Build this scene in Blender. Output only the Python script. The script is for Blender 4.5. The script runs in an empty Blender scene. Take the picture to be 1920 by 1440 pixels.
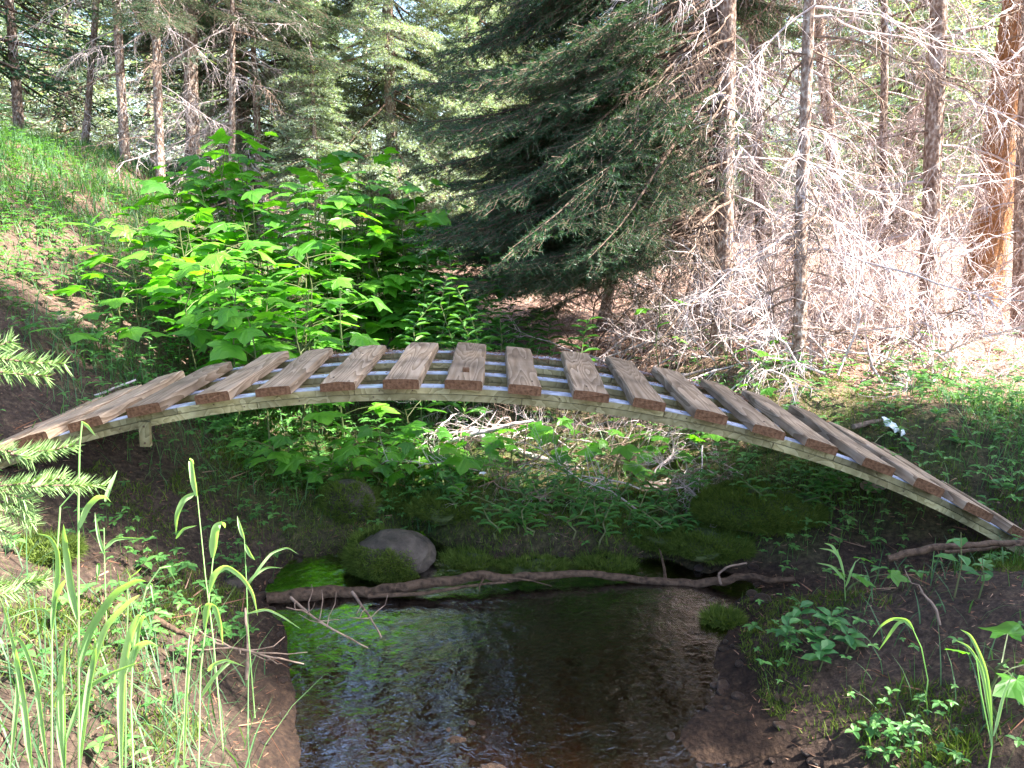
import bpy, math, random
import numpy as np
from mathutils import Vector, Matrix, Euler
R = math.radians
rng = np.random.default_rng(7)
random.seed(11)
SC = bpy.context.scene
COL = SC.collection

# ------------------------------------------------------------------ camera, sky, sun, exposure
CAMZ, PITCH, YAW, FPX = 1.6, 12.41, 0.69, 1500.0
cam_d = bpy.data.cameras.new('camera'); cam = bpy.data.objects.new('camera', cam_d); COL.objects.link(cam)
cam.location = (0, 0, CAMZ); cam.rotation_euler = Euler((R(90-PITCH), 0, R(-YAW)), 'XYZ')
cam_d.sensor_width = 36; cam_d.lens = 36*FPX/1920; cam_d.clip_start = .02; cam_d.clip_end = 900
SC.camera = cam
SUN_EL, SUN_AZ = R(51), R(99)          # azimuth clockwise from +Y (view direction)
world = bpy.data.worlds.new("World"); SC.world = world; world.use_nodes = True
wn = world.node_tree; bg = wn.nodes['Background']
sky = wn.nodes.new('ShaderNodeTexSky'); sky.sky_type = 'NISHITA'; sky.sun_disc = False
sky.sun_elevation = SUN_EL; sky.sun_rotation = SUN_AZ; sky.air_density = 1.0; sky.dust_density = 1.6; sky.ozone_density = 1.2
wn.links.new(sky.outputs[0], bg.inputs[0]); bg.inputs[1].default_value = .095
sun_d = bpy.data.lights.new('sun', 'SUN'); sun = bpy.data.objects.new('sun', sun_d); COL.objects.link(sun)
sun_d.energy = 5.0; sun_d.angle = R(.55); sun_d.color = (1, .95, .87)
SD = Vector((math.sin(SUN_AZ)*math.cos(SUN_EL), math.cos(SUN_AZ)*math.cos(SUN_EL), math.sin(SUN_EL)))
sun.rotation_euler = SD.to_track_quat('Z', 'Y').to_euler(); sun.location = (20, 5, 30)
SC.view_settings.view_transform = 'Standard'; SC.view_settings.look = 'None'
SC.view_settings.exposure = 3.05; SC.view_settings.gamma = 1; SC.view_settings.use_curve_mapping = False
SC.cycles.max_bounces = 7; SC.cycles.transparent_max_bounces = 8; SC.cycles.diffuse_bounces = 3
SC.cycles.use_denoising = True
CM = cam.rotation_euler.to_matrix()

# ------------------------------------------------------------------ pixel helpers (photo pixels 1920x1440)
def ray(px, py):
    return CM @ Vector(((px-960)/FPX, (720-py)/FPX, -1))
def P(px, py, Y):
    d = ray(px, py); t = Y/d.y
    return Vector((0, 0, CAMZ)) + d*t
# ------------------------------------------------------------------ noise and terrain
_lat = np.random.default_rng(3).random((256, 256))
def vnoise(x, y):
    x = np.asarray(x, float); y = np.asarray(y, float)
    xi = np.floor(x).astype(int); yi = np.floor(y).astype(int); fx = x-xi; fy = y-yi
    fx = fx*fx*(3-2*fx); fy = fy*fy*(3-2*fy)
    g = lambda a, b: _lat[a & 255, b & 255]
    return (g(xi, yi)*(1-fx)+g(xi+1, yi)*fx)*(1-fy)+(g(xi, yi+1)*(1-fx)+g(xi+1, yi+1)*fx)*fy
def fbm(x, y, o=4):
    s = 0; a = .5
    for k in range(o):
        s = s+a*(vnoise(np.asarray(x)*2**k+17.3*k, np.asarray(y)*2**k+5.1*k)-.5); a *= .5
    return s
def sstep(a, b, v):
    t = np.clip((v-a)/(b-a), 0, 1); return t*t*(3-2*t)
def smax(a, b, k=.12):
    h = np.clip(.5+.5*(a-b)/k, 0, 1); return b*(1-h)+a*h+k*h*(1-h)
def smin(a, b, k=.3): return -smax(-a, -b, k)
def mound(x, y, cx, cy, rx, ry, h): return h*np.exp(-(((x-cx)/rx)**2+((y-cy)/ry)**2))
def H(x, y):
    x = np.asarray(x, float); y = np.asarray(y, float)
    yy = y+(y > 3)*(y < 5)*np.clip(y-3, 0, .4)/.4*(vnoise(x*3.1+9, y*1.5)-.5)*.45
    c = np.interp(yy, [-400, 1, 3.25, 3.55, 5, 7, 10, 20, 60, 400], [-.14, -.12, -.10, .05, .2, .42, .75, 1.3, 3.5, 20])
    xl = np.interp(y, [0, 1.2, 2.4, 3.2, 4, 6, 12], [.30, .36, .72, .90, .82, 1.0, 1.4])
    l = .63*(-x-xl)-.03
    l = smin(l, 2.35+.03*(-x-5), .5)
    xr = np.interp(y, [0, 1.5, 2.4, 3.1, 3.6, 4.6, 6], [.62, .72, .86, 1.06, .9, .35, .1])
    pl = np.interp(y, [0, 2, 3, 3.9, 5, 8, 20, 60, 400], [.55, .42, .36, .56, .6, .72, 1.25, 3.6, 20])
    r = smin((x-xr)*.46-.02, pl, .15)
    z = smax(smax(c, l), r)
    z = z+mound(x, y, -.18, 3.72, .32, .22, .15)+mound(x, y, .42, 3.6, .25, .14, .10)+mound(x, y, 1.15, 3.75, .45, .32, .14)+mound(x, y, .1, 3.5, .13, .1, .08)+mound(x, y, .62, 3.46, .14, .1, .09)+mound(x, y, -.02, 3.95, .2, .16, .1)
    z = z+mound(x, y, -.92, 3.75, .25, .3, .12)-mound(x, y, -.42, 3.6, .1, .35, .12)
    # path levels at both ends of the bridge and the dug-out soil below them
    z = z-mound(x, y, -1.75, 2.95, .25, .3, .06)-mound(x, y, 1.75, 3.2, .4, .4, .14)-mound(x, y, 2.1, 2.95, .4, .35, .1)
    far = sstep(9, 40, np.hypot(x, y))
    z = z+fbm(x*1.3, y*1.3)*.22+fbm(x*7, y*7, 3)*.06*(1-far)+far*fbm(x*.08, y*.08)*3.0
    return z
def Hf(x, y): return float(H(x, y))
def G(px, py, lift=0.0, tmax=60):
    d = ray(px, py); o = Vector((0, 0, CAMZ)); t = .4
    while t < tmax:
        p = o+d*t
        if p.z < max(Hf(p.x, p.y), -.0)+lift: return Vector((p.x, p.y, Hf(p.x, p.y)))
        t *= 1.012
    return o+d*tmax

# ------------------------------------------------------------------ mesh helpers
class MB:
    def __init__(s): s.v = []; s.f = []; s.n = 0; s.m = []
    def add(s, v, f, m=0):
        v = np.asarray(v, float).reshape(-1, 3); f = np.asarray(f, int)
        if f.size == 0: return
        if f.shape[1] == 4: f = np.concatenate([f[:, [0, 1, 2]], f[:, [0, 2, 3]]])
        s.v.append(v); s.f.append(f+s.n); s.n += len(v); s.m.append(np.full(len(f), m))
    def mesh(s, name, mats, smooth=False):
        V = np.concatenate(s.v); F = np.concatenate(s.f); M = np.concatenate(s.m)
        me = bpy.data.meshes.new(name)
        me.vertices.add(len(V)); me.loops.add(len(F)*3); me.polygons.add(len(F))
        me.vertices.foreach_set('co', V.astype(np.float32).ravel())
        me.loops.foreach_set('vertex_index', F.astype(np.int32).ravel())
        me.polygons.foreach_set('loop_start', np.arange(0, len(F)*3, 3, dtype=np.int32))
        me.polygons.foreach_set('material_index', M.astype(np.int32))
        me.update(calc_edges=True); me.validate()
        for m in (mats if isinstance(mats, (list, tuple)) else [mats]): me.materials.append(m)
        me.shade_smooth() if smooth else me.shade_flat()
        return me
def tube(mb, pts, rad, n=6, m=0, cap=True, wob=0):
    pts = np.asarray([tuple(p) for p in pts], float); k = len(pts)
    rad = np.full(k, rad, float) if np.isscalar(rad) else np.asarray(rad, float)
    T = np.gradient(pts, axis=0); T /= np.linalg.norm(T, axis=1)[:, None]+1e-9
    ref = np.array([0, 0, 1.]) if abs(T[0, 2]) < .9 else np.array([1., 0, 0])
    A = np.cross(T, ref); A /= np.linalg.norm(A, axis=1)[:, None]+1e-9
    B = np.cross(T, A)
    a = np.linspace(0, 2*math.pi, n, endpoint=False)
    rr = rad[:, None]*np.ones((k, n))
    if wob: rr = rr*(1+wob*(rng.random((k, n))-.5))
    V = pts[:, None]+rr[..., None]*(np.cos(a)[None, :, None]*A[:, None]+np.sin(a)[None, :, None]*B[:, None])
    i = np.arange(k-1)[:, None]*n; j = np.arange(n)[None]; j2 = (j+1) % n
    F = np.stack([i+j, i+j2, i+n+j2, i+n+j], -1).reshape(-1, 4)
    V = V.reshape(-1, 3); mb.add(V, F, m)
    if cap:
        for e in (0, k-1):
            ring = V[e*n:(e+1)*n]; f = [[0, q, q+1] for q in range(1, n-1)]
            if e: f = [[0, q+1, q] for q in range(1, n-1)]
            mb.add(ring, f, m)
def box(mb, x0, x1, y0, y1, z0, z1, m=0):
    v = [(x, y, z) for z in (z0, z1) for y in (y0, y1) for x in (x0, x1)]
    f = [[0, 2, 3, 1], [4, 5, 7, 6], [0, 1, 5, 4], [2, 6, 7, 3], [0, 4, 6, 2], [1, 3, 7, 5]]
    mb.add(v, f, m)
def needles(mb, P0, D, L, W, m=0):
    """one thin triangle per needle"""
    P0 = np.asarray(P0); D = D/(np.linalg.norm(D, axis=1)[:, None]+1e-9); n = len(P0)
    r = rng.normal(size=(n, 3)); S = np.cross(D, r); S /= np.linalg.norm(S, axis=1)[:, None]+1e-9
    L = np.asarray(L)*np.ones(n); W = np.asarray(W)*np.ones(n)
    V = np.stack([P0-S*W[:, None]/2, P0+S*W[:, None]/2, P0+D*L[:, None]], 1).reshape(-1, 3)
    mb.add(V, np.arange(3*n).reshape(-1, 3), m)
def blades(mb, base, L, W, az, lean, bend, segs=3, m=0):
    """vectorised grass blades"""
    n = len(base); base = np.asarray(base, float)
    t = np.linspace(0, 1, segs+1)
    dirx = np.cos(az)*1.; diry = np.sin(az)*1.
    h = (lean[:, None]*t+bend[:, None]*t**2)*L[:, None]
    v = L[:, None]*(t-.45*np.clip(bend[:, None], 0, 2)*t**2.5)*np.cos(np.clip(lean, 0, 1.2))[:, None]
    C = base[:, None]+np.stack([dirx[:, None]*h, diry[:, None]*h, v], -1)
    w = W[:, None]*np.clip(np.array([.7, 1, .8, .5, .3])[:segs+1] if segs < 5 else 1, 0, 1)[None]*(1-t**3)[None]/2
    S = np.stack([-diry, dirx, np.zeros(n)], -1)
    Lf = C-S[:, None]*w[..., None]; Rt = C+S[:, None]*w[..., None]
    V = np.concatenate([Lf[:, :-1], Rt[:, :-1], C[:, -1:]], 1)   # 2*segs+1
    k = 2*segs+1; F = []
    for i in range(segs-1):
        F += [[i, segs+i, segs+i+1], [i, segs+i+1, i+1]]
    F += [[segs-1, 2*segs-1, 2*segs]]
    F = np.array(F)[None]+(np.arange(n)*k)[:, None, None]
    mb.add(V.reshape(-1, 3), F.reshape(-1, 3), m)
def leaflets(mb, c, d, L, W, tilt, m=0):
    """ovate 6-point leaflets: c base point, d unit horizontal direction, tilt = rise of the tip"""
    n = len(c); c = np.asarray(c); S = np.stack([-d[:, 1], d[:, 0], np.zeros(n)], -1)
    up = np.array([0, 0, 1.])
    def pt(t, s, z): return c+d*(L*t)[:, None]+S*(W*s)[:, None]+up*((tilt*t+z)*L)[:, None]
    o = np.ones(n)
    V = np.stack([pt(0*o, 0*o, 0), pt(.35*o, .48*o, .1), pt(.72*o, .36*o, .06), pt(o, 0*o, -.12), pt(.72*o, -.36*o, .06), pt(.35*o, -.48*o, .1), pt(.5*o, 0*o, -.0)], 1)
    F = np.array([[0, 6, 1], [1, 6, 2], [2, 6, 3], [3, 6, 4], [4, 6, 5], [5, 6, 0]])[None]+(np.arange(n)*7)[:, None, None]
    mb.add(V.reshape(-1, 3), F.reshape(-1, 3), m)
def obj(name, me, parent=None, loc=(0, 0, 0), rot=(0, 0, 0), scale=1, kind=None, label=None, cat=None, group=None):
    o = bpy.data.objects.new(name, me); COL.objects.link(o); o.location = loc
    o.rotation_euler = rot; o.scale = (scale,)*3 if np.isscalar(scale) else scale
    if parent: o.parent = parent
    if kind: o['kind'] = kind
    if label: o['label'] = label
    if cat: o['category'] = cat
    if group: o['group'] = group
    return o
def thing(name, label, cat, loc=(0, 0, 0), rz=0, group=None):
    return obj(name, None, None, loc, (0, 0, rz), label=label, cat=cat, group=group)

# ------------------------------------------------------------------ materials
def mat(name): 
    m = bpy.data.materials.new(name); m.use_nodes = True; nt = m.node_tree
    return m, nt, nt.nodes['Principled BSDF'], nt.nodes['Material Output']
def N(nt, t, **k):
    n = nt.nodes.new(t)
    for a, b in k.items():
        if a in n.inputs: n.inputs[a].default_value = b
        else: setattr(n, a, b)
    return n
def ramp(nt, src, stops):
    r = nt.nodes.new('ShaderNodeValToRGB'); e = r.color_ramp.elements
    while len(e) < len(stops): e.new(.5)
    for q, (p, c) in zip(e, stops): q.position = p; q.color = (*c, 1)
    nt.links.new(src, r.inputs[0]); return r.outputs[0]
def leaf_mat(name, stops, trans=.45, rough=.5, obj_rand=False, tcol=1.35, spec=.35):
    m, nt, b, out = mat(name); L = nt.links.new
    if obj_rand: src = N(nt, 'ShaderNodeObjectInfo').outputs['Random']
    else: src = N(nt, 'ShaderNodeNewGeometry').outputs['Random Per Island']
    geo = N(nt, 'ShaderNodeNewGeometry'); no = N(nt, 'ShaderNodeTexNoise', Scale=2.2 if not obj_rand else 9.0)
    L(geo.outputs['Position'], no.inputs['Vector'])
    mx = N(nt, 'ShaderNodeMath', operation='MULTIPLY_ADD'); L(no.outputs[0], mx.inputs[0]); mx.inputs[1].default_value = .6
    sc = N(nt, 'ShaderNodeMath', operation='MULTIPLY_ADD'); L(src, sc.inputs[0]); sc.inputs[1].default_value = .6; sc.inputs[2].default_value = -.12
    L(sc.outputs[0], mx.inputs[2])
    c = ramp(nt, mx.outputs[0], stops); L(c, b.inputs['Base Color'])
    b.inputs['Roughness'].default_value = rough; b.inputs['Specular IOR Level'].default_value = spec
    tr = N(nt, 'ShaderNodeBsdfTranslucent'); g = N(nt, 'ShaderNodeMixRGB', blend_type='MULTIPLY'); g.inputs[0].default_value = 1
    L(c, g.inputs[1]); g.inputs[2].default_value = (tcol*1.15, tcol*1.3, tcol*.35, 1); L(g.outputs[0], tr.inputs[0])
    ms = N(nt, 'ShaderNodeMixShader'); ms.inputs[0].default_value = trans
    L(b.outputs[0], ms.inputs[1]); L(tr.outputs[0], ms.inputs[2]); L(ms.outputs[0], out.inputs[0])
    return m
def bark_mat(name, stops, scale=14, stretch=.5, bump=.8, rough=.9):
    m, nt, b, out = mat(name); L = nt.links.new
    tc = N(nt, 'ShaderNodeTexCoord'); mp = N(nt, 'ShaderNodeMapping'); L(tc.outputs['Object'], mp.inputs[0]); mp.inputs['Scale'].default_value = (1, 1, stretch)
    no = N(nt, 'ShaderNodeTexNoise', Scale=scale, Detail=8.0, Roughness=.7); L(mp.outputs[0], no.inputs[0])
    vo = N(nt, 'ShaderNodeTexVoronoi', Scale=scale*1.6); L(mp.outputs[0], vo.inputs[0])
    mi = N(nt, 'ShaderNodeMath', operation='MULTIPLY_ADD'); L(vo.outputs[0], mi.inputs[0]); mi.inputs[1].default_value = .35; L(no.outputs[0], mi.inputs[2])
    L(ramp(nt, mi.outputs[0], stops), b.inputs['Base Color']); b.inputs['Roughness'].default_value = rough
    b.inputs['Specular IOR Level'].default_value = .2
    bp = N(nt, 'ShaderNodeBump', Strength=bump, Distance=.02); L(mi.outputs[0], bp.inputs['Height']); L(bp.outputs[0], b.inputs['Normal'])
    return m
M = {}
M['needle'] = leaf_mat('spruce_needles', [(0, (.012, .036, .018)), (.4, (.028, .075, .036)), (.75, (.055, .12, .055)), (1, (.10, .17, .08))], .25, .45, tcol=1.2)
M['needle_sunlit'] = leaf_mat('sunlit_spruce_needles', [(0, (.11, .17, .12)), (.4, (.24, .31, .24)), (.75, (.38, .44, .36)), (1, (.5, .52, .46))], .35, .4, tcol=1.2)  # whitened needle copy: backlight and glare of sunlit spruces put into the colour
M['needle_fresh'] = leaf_mat('fresh_spruce_needles', [(0, (.12, .22, .08)), (.5, (.24, .36, .14)), (1, (.38, .5, .24))], .3, .35, tcol=1.1)
M['twig_brown'] = bark_mat('twig_brown', [(.2, (.05, .032, .024)), (.8, (.15, .10, .075))], 30)
M['maple'] = leaf_mat('broad_leaf', [(0, (.035, .125, .018)), (.4, (.075, .23, .022)), (.75, (.13, .33, .03)), (1, (.24, .42, .06))], .5, .42, True, 1.35, .45)
M['grass'] = leaf_mat('grass_blades', [(0, (.03, .08, .035)), (.45, (.065, .145, .06)), (.8, (.12, .21, .085)), (1, (.26, .26, .15))], .4, .5)
M['grass_tall'] = leaf_mat('tall_grass_blades', [(0, (.16, .30, .10)), (.5, (.3, .46, .2)), (1, (.46, .6, .32))], .4, .65, True, spec=.2)
M['herb'] = leaf_mat('herb_leaves', [(0, (.03, .09, .025)), (.45, (.065, .18, .04)), (.8, (.12, .26, .06)), (1, (.2, .34, .09))], .35, .5)
M['herbo'] = leaf_mat('ovate_leaves', [(0, (.03, .10, .03)), (.5, (.06, .18, .05)), (1, (.13, .27, .07))], .35, .5, True)
M['moss'] = leaf_mat('moss_strands', [(0, (.03, .05, .012)), (.5, (.085, .125, .022)), (1, (.18, .22, .05))], .25, .8, spec=.1)
M['stalk'] = leaf_mat('green_stalk', [(0, (.08, .12, .04)), (1, (.17, .16, .07))], .1, .6, True)
M['bark'] = bark_mat('spruce_bark', [(.3, (.035, .022, .016)), (.5, (.13, .08, .06)), (.68, (.26, .18, .14)), (.85, (.50, .43, .38))], 30, .6)
M['bark_orange'] = bark_mat('orange_brown_bark', [(.25, (.07, .03, .012)), (.5, (.20, .09, .035)), (.75, (.30, .15, .07)), (.95, (.4, .27, .18))], 26, .5)
M['dead'] = bark_mat('dead_twigs', [(.2, (.20, .14, .125)), (.5, (.38, .29, .27)), (.8, (.56, .48, .46))], 22, 1, .2)
M['dead_dark'] = bark_mat('dark_dead_twigs', [(.2, (.05, .032, .024)), (.5, (.12, .08, .06)), (.8, (.24, .17, .13))], 22, 1, .3)  # dead wood again, in a darker brown
M['log'] = bark_mat('wet_log', [(.3, (.01, .006, .004)), (.5, (.036, .021, .013)), (.75, (.10, .062, .04))], 26, 1, 1.0, .6)
M['litter'] = leaf_mat('fallen_needles', [(0, (.10, .045, .03)), (.5, (.24, .12, .075)), (1, (.42, .28, .2))], .05, .8, spec=.1)

def ground_mat():
    m, nt, b, out = mat('forest_soil'); L = nt.links.new
    g = N(nt, 'ShaderNodeNewGeometry'); pos = g.outputs['Position']
    n1 = N(nt, 'ShaderNodeTexNoise', Scale=2.5, Detail=8.0, Roughness=.65); L(pos, n1.inputs[0])
    n2 = N(nt, 'ShaderNodeTexNoise', Scale=38.0, Detail=6.0, Roughness=.75); L(pos, n2.inputs[0])
    n3 = N(nt, 'ShaderNodeTexVoronoi', Scale=55.0); L(pos, n3.inputs[0])
    soil = ramp(nt, n2.outputs[0], [(.3, (.018, .012, .009)), (.5, (.055, .036, .027)), (.62, (.095, .065, .044)), (.75, (.19, .14, .10))])
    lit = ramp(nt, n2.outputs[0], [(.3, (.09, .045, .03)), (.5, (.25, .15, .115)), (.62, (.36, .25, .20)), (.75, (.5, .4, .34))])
    moss = ramp(nt, n2.outputs[0], [(.3, (.015, .028, .006)), (.5, (.045, .075, .012)), (.7, (.10, .14, .025))])
    at = N(nt, 'ShaderNodeAttribute', attribute_name='cover'); sep = N(nt, 'ShaderNodeSeparateColor'); L(at.outputs['Color'], sep.inputs[0])
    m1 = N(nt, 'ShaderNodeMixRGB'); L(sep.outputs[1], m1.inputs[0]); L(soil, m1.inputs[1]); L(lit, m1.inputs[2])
    ad = N(nt, 'ShaderNodeMath', operation='ADD'); L(sep.outputs[0], ad.inputs[0])
    sb = N(nt, 'ShaderNodeMath', operation='MULTIPLY_ADD'); L(n1.outputs[0], sb.inputs[0]); sb.inputs[1].default_value = 1.6; sb.inputs[2].default_value = -.95; L(sb.outputs[0], ad.inputs[1])
    ad.use_clamp = True
    m2 = N(nt, 'ShaderNodeMixRGB'); L(ad.outputs[0], m2.inputs[0]); L(m1.outputs[0], m2.inputs[1]); L(moss, m2.inputs[2])
    m3 = N(nt, 'ShaderNodeMixRGB', blend_type='MULTIPLY'); L(sep.outputs[2], m3.inputs[0]); L(m2.outputs[0], m3.inputs[1]); m3.inputs[2].default_value = (.45, .38, .33, 1)
    L(m3.outputs[0], b.inputs['Base Color']); b.inputs['Roughness'].default_value = .9; b.inputs['Specular IOR Level'].default_value = .2
    hh = N(nt, 'ShaderNodeMath', operation='MULTIPLY_ADD'); L(n3.outputs[0], hh.inputs[0]); hh.inputs[1].default_value = .5; L(n2.outputs[0], hh.inputs[2])
    bp = N(nt, 'ShaderNodeBump', Strength=.9, Distance=.025); L(hh.outputs[0], bp.inputs['Height']); L(bp.outputs[0], b.inputs['Normal'])
    return m
M['ground'] = ground_mat()
def wood_mat(name, dark, mid, pale, rough=.75, grainscale=26.0):
    """sawn plank: growth rings cut lengthwise (object Y is the board's length)"""
    m, nt, b, out = mat(name); L = nt.links.new
    tc = N(nt, 'ShaderNodeTexCoord'); oi = N(nt, 'ShaderNodeObjectInfo')
    mul = N(nt, 'ShaderNodeVectorMath', operation='SCALE'); cx = N(nt, 'ShaderNodeCombineXYZ')
    for i, f in enumerate((3.1, 7.7, 1.3)):
        q = N(nt, 'ShaderNodeMath', operation='MULTIPLY'); L(oi.outputs['Random'], q.inputs[0]); q.inputs[1].default_value = f; L(q.outputs[0], cx.inputs[i])
    ad = N(nt, 'ShaderNodeVectorMath', operation='ADD'); L(tc.outputs['Object'], ad.inputs[0]); L(cx.outputs[0], ad.inputs[1])
    mp = N(nt, 'ShaderNodeMapping'); L(ad.outputs[0], mp.inputs[0]); mp.inputs['Scale'].default_value = (10, .9, 10)
    n1 = N(nt, 'ShaderNodeTexNoise', Scale=.9, Detail=2.0, Roughness=.45); L(mp.outputs[0], n1.inputs[0])
    k = N(nt, 'ShaderNodeMath', operation='MULTIPLY'); L(n1.outputs[0], k.inputs[0]); k.inputs[1].default_value = grainscale
    fr = N(nt, 'ShaderNodeMath', operation='FRACT'); L(k.outputs[0], fr.inputs[0])
    mp2 = N(nt, 'ShaderNodeMapping'); L(ad.outputs[0], mp2.inputs[0]); mp2.inputs['Scale'].default_value = (60, 4, 60)
    n2 = N(nt, 'ShaderNodeTexNoise', Scale=2.0, Detail=6.0, Roughness=.7); L(mp2.outputs[0], n2.inputs[0])
    n3 = N(nt, 'ShaderNodeTexNoise', Scale=5.0, Detail=4.0); L(ad.outputs[0], n3.inputs[0])
    w = N(nt, 'ShaderNodeMath', operation='MULTIPLY_ADD'); L(fr.outputs[0], w.inputs[0]); w.inputs[1].default_value = .5
    w2 = N(nt, 'ShaderNodeMath', operation='MULTIPLY'); L(n2.outputs[0], w2.inputs[0]); w2.inputs[1].default_value = .6; L(w2.outputs[0], w.inputs[2])
    c = ramp(nt, w.outputs[0], [(.12, dark), (.42, mid), (.85, pale)])
    mx = N(nt, 'ShaderNodeMixRGB', blend_type='MULTIPLY'); L(ramp(nt, n3.outputs[0], [(.32, (.42, .38, .36)), (.5, (.9, .88, .86)), (.7, (1.15, 1.1, 1.05))]), mx.inputs[2]); mx.inputs[0].default_value = .8; L(c, mx.inputs[1])
    hv = N(nt, 'ShaderNodeHueSaturation'); L(mx.outputs[0], hv.inputs['Color']); vr = N(nt, 'ShaderNodeMapRange'); L(oi.outputs['Random'], vr.inputs[0]); vr.inputs[3].default_value = .68; vr.inputs[4].default_value = 1.25; L(vr.outputs[0], hv.inputs['Value'])
    L(hv.outputs[0], b.inputs['Base Color']); b.inputs['Roughness'].default_value = rough; b.inputs['Specular IOR Level'].default_value = .3
    bp = N(nt, 'ShaderNodeBump', Strength=.55, Distance=.004); L(w.outputs[0], bp.inputs['Height']); L(bp.outputs[0], b.inputs['Normal'])
    return m
M['plank'] = wood_mat('weathered_plank', (.09, .056, .034), (.25, .172, .108), (.44, .335, .24), .75, 17.0)
M['plank_end'] = bark_mat('plank_end_grain', [(.2, (.025, .011, .006)), (.5, (.085, .04, .02)), (.9, (.17, .09, .05))], 60, 1, .4)
M['rail'] = wood_mat('pale_rail_wood', (.10, .085, .04), (.22, .195, .095), (.33, .30, .17), .65, 9.0)
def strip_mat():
    m, nt, b, out = mat('sky_tinted_strip'); L = nt.links.new
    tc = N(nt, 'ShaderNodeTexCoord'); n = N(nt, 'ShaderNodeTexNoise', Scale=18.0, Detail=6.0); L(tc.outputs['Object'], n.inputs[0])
    L(ramp(nt, n.outputs[0], [(.35, (.16, .17, .22)), (.5, (.36, .40, .52)), (.7, (.48, .53, .66))]), b.inputs['Base Color'])  # sky's blue gleam on pale wood, put into the base colour
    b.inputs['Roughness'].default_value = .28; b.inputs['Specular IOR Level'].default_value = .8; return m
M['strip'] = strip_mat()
def rock_mat(name, a, b_, c):
    m, nt, b, out = mat(name); L = nt.links.new
    tc = N(nt, 'ShaderNodeTexCoord'); n = N(nt, 'ShaderNodeTexNoise', Scale=9.0, Detail=10.0, Roughness=.7); L(tc.outputs['Object'], n.inputs[0])
    L(ramp(nt, n.outputs[0], [(.35, a), (.5, b_), (.7, c)]), b.inputs['Base Color']); b.inputs['Roughness'].default_value = .75
    bp = N(nt, 'ShaderNodeBump', Strength=1.0, Distance=.035); L(n.outputs[0], bp.inputs['Height']); L(bp.outputs[0], b.inputs['Normal']); return m
M['rock'] = rock_mat('grey_stone', (.02, .014, .009), (.06, .044, .032), (.13, .10, .075))
M['rock_tan'] = rock_mat('tan_stone', (.14, .09, .06), (.30, .21, .15), (.46, .36, .28))
M['pebble'] = rock_mat('wet_stone', (.02, .015, .012), (.07, .045, .035), (.16, .10, .08)); M['pebble'].node_tree.nodes['Principled BSDF'].inputs['Roughness'].default_value = .3
M['nail'] = rock_mat('rusty_nail', (.03, .015, .01), (.06, .03, .02), (.1, .05, .03))
M['paper'] = rock_mat('white_scrap', (.6, .63, .62), (.78, .8, .8), (.85, .86, .86))
def water_mat():
    m, nt, b, out = mat('creek_water'); L = nt.links.new
    nt.nodes.remove(b)
    g = N(nt, 'ShaderNodeNewGeometry'); mp = N(nt, 'ShaderNodeMapping'); L(g.outputs['Position'], mp.inputs[0]); mp.inputs['Scale'].default_value = (1, 1.5, 1)
    n = N(nt, 'ShaderNodeTexNoise', Scale=26.0, Detail=3.0, Distortion=1.5); L(mp.outputs[0], n.inputs[0])
    bp = N(nt, 'ShaderNodeBump', Strength=.2, Distance=.01); L(n.outputs[0], bp.inputs['Height'])
    fr = N(nt, 'ShaderNodeFresnel', IOR=1.36); L(bp.outputs[0], fr.inputs['Normal'])
    gl = N(nt, 'ShaderNodeBsdfGlossy', Roughness=.02); L(bp.outputs[0], gl.inputs['Normal'])
    tr = N(nt, 'ShaderNodeBsdfTransparent'); tr.inputs[0].default_value = (.55, .42, .32, 1)
    fm = N(nt, 'ShaderNodeMath', operation='MULTIPLY_ADD'); L(fr.outputs[0], fm.inputs[0]); fm.inputs[1].default_value = 3.2; fm.inputs[2].default_value = .16; fm.use_clamp = True
    ms = N(nt, 'ShaderNodeMixShader'); L(fm.outputs[0], ms.inputs[0]); L(tr.outputs[0], ms.inputs[1]); L(gl.outputs[0], ms.inputs[2]); L(ms.outputs[0], out.inputs[0])
    return m
M['water'] = water_mat()

# ------------------------------------------------------------------ ground sheet
def axis(lo, hi, step, far, grow=1.16):
    a = list(np.arange(lo, hi+step/2, step)); s = step; x = a[-1]
    while x < far: s *= grow; x += s; a.append(x)
    s = step; x = a[0]; b = []
    while x > -far: s *= grow; x -= s; b.append(x)
    return np.array(b[::-1]+a)
gx = axis(-5, 4.6, .04, 400); gy = axis(.8, 9, .04, 400)
X, Y = np.meshgrid(gx, gy, indexing='ij'); Z = H(X, Y)
nx, ny = X.shape; V = np.stack([X, Y, Z], -1).reshape(-1, 3)
i, j = np.meshgrid(np.arange(nx-1), np.arange(ny-1), indexing='ij'); q = (i*ny+j).ravel()
mb = MB(); mb.add(V, np.stack([q, q+ny, q+ny+1, q+1], -1))
me = mb.mesh('ground', M['ground'], True)
def cover(x, y, z):
    mossy = sstep(-.5, .2, .35-np.abs(x-.1)*.35)*sstep(3.2, 3.7, y)*(1-sstep(5, 6.5, y))
    mossy = np.clip(mossy+sstep(.6, 1, x)*sstep(3.1, 3.4, y)*(1-sstep(4.2, 5, y))*.5+sstep(-5, -1.5, -np.abs(x+3))*0, 0, 1)*.75
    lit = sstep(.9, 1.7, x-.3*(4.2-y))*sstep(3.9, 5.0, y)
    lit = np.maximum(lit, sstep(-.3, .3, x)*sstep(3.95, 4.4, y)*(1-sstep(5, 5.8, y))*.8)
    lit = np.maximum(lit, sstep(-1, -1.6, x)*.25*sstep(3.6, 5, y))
    wet = 1-sstep(.0, .10, z)
    return mossy, lit, wet
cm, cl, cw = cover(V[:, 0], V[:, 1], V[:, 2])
ca = me.color_attributes.new('cover', 'FLOAT_COLOR', 'POINT')
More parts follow.
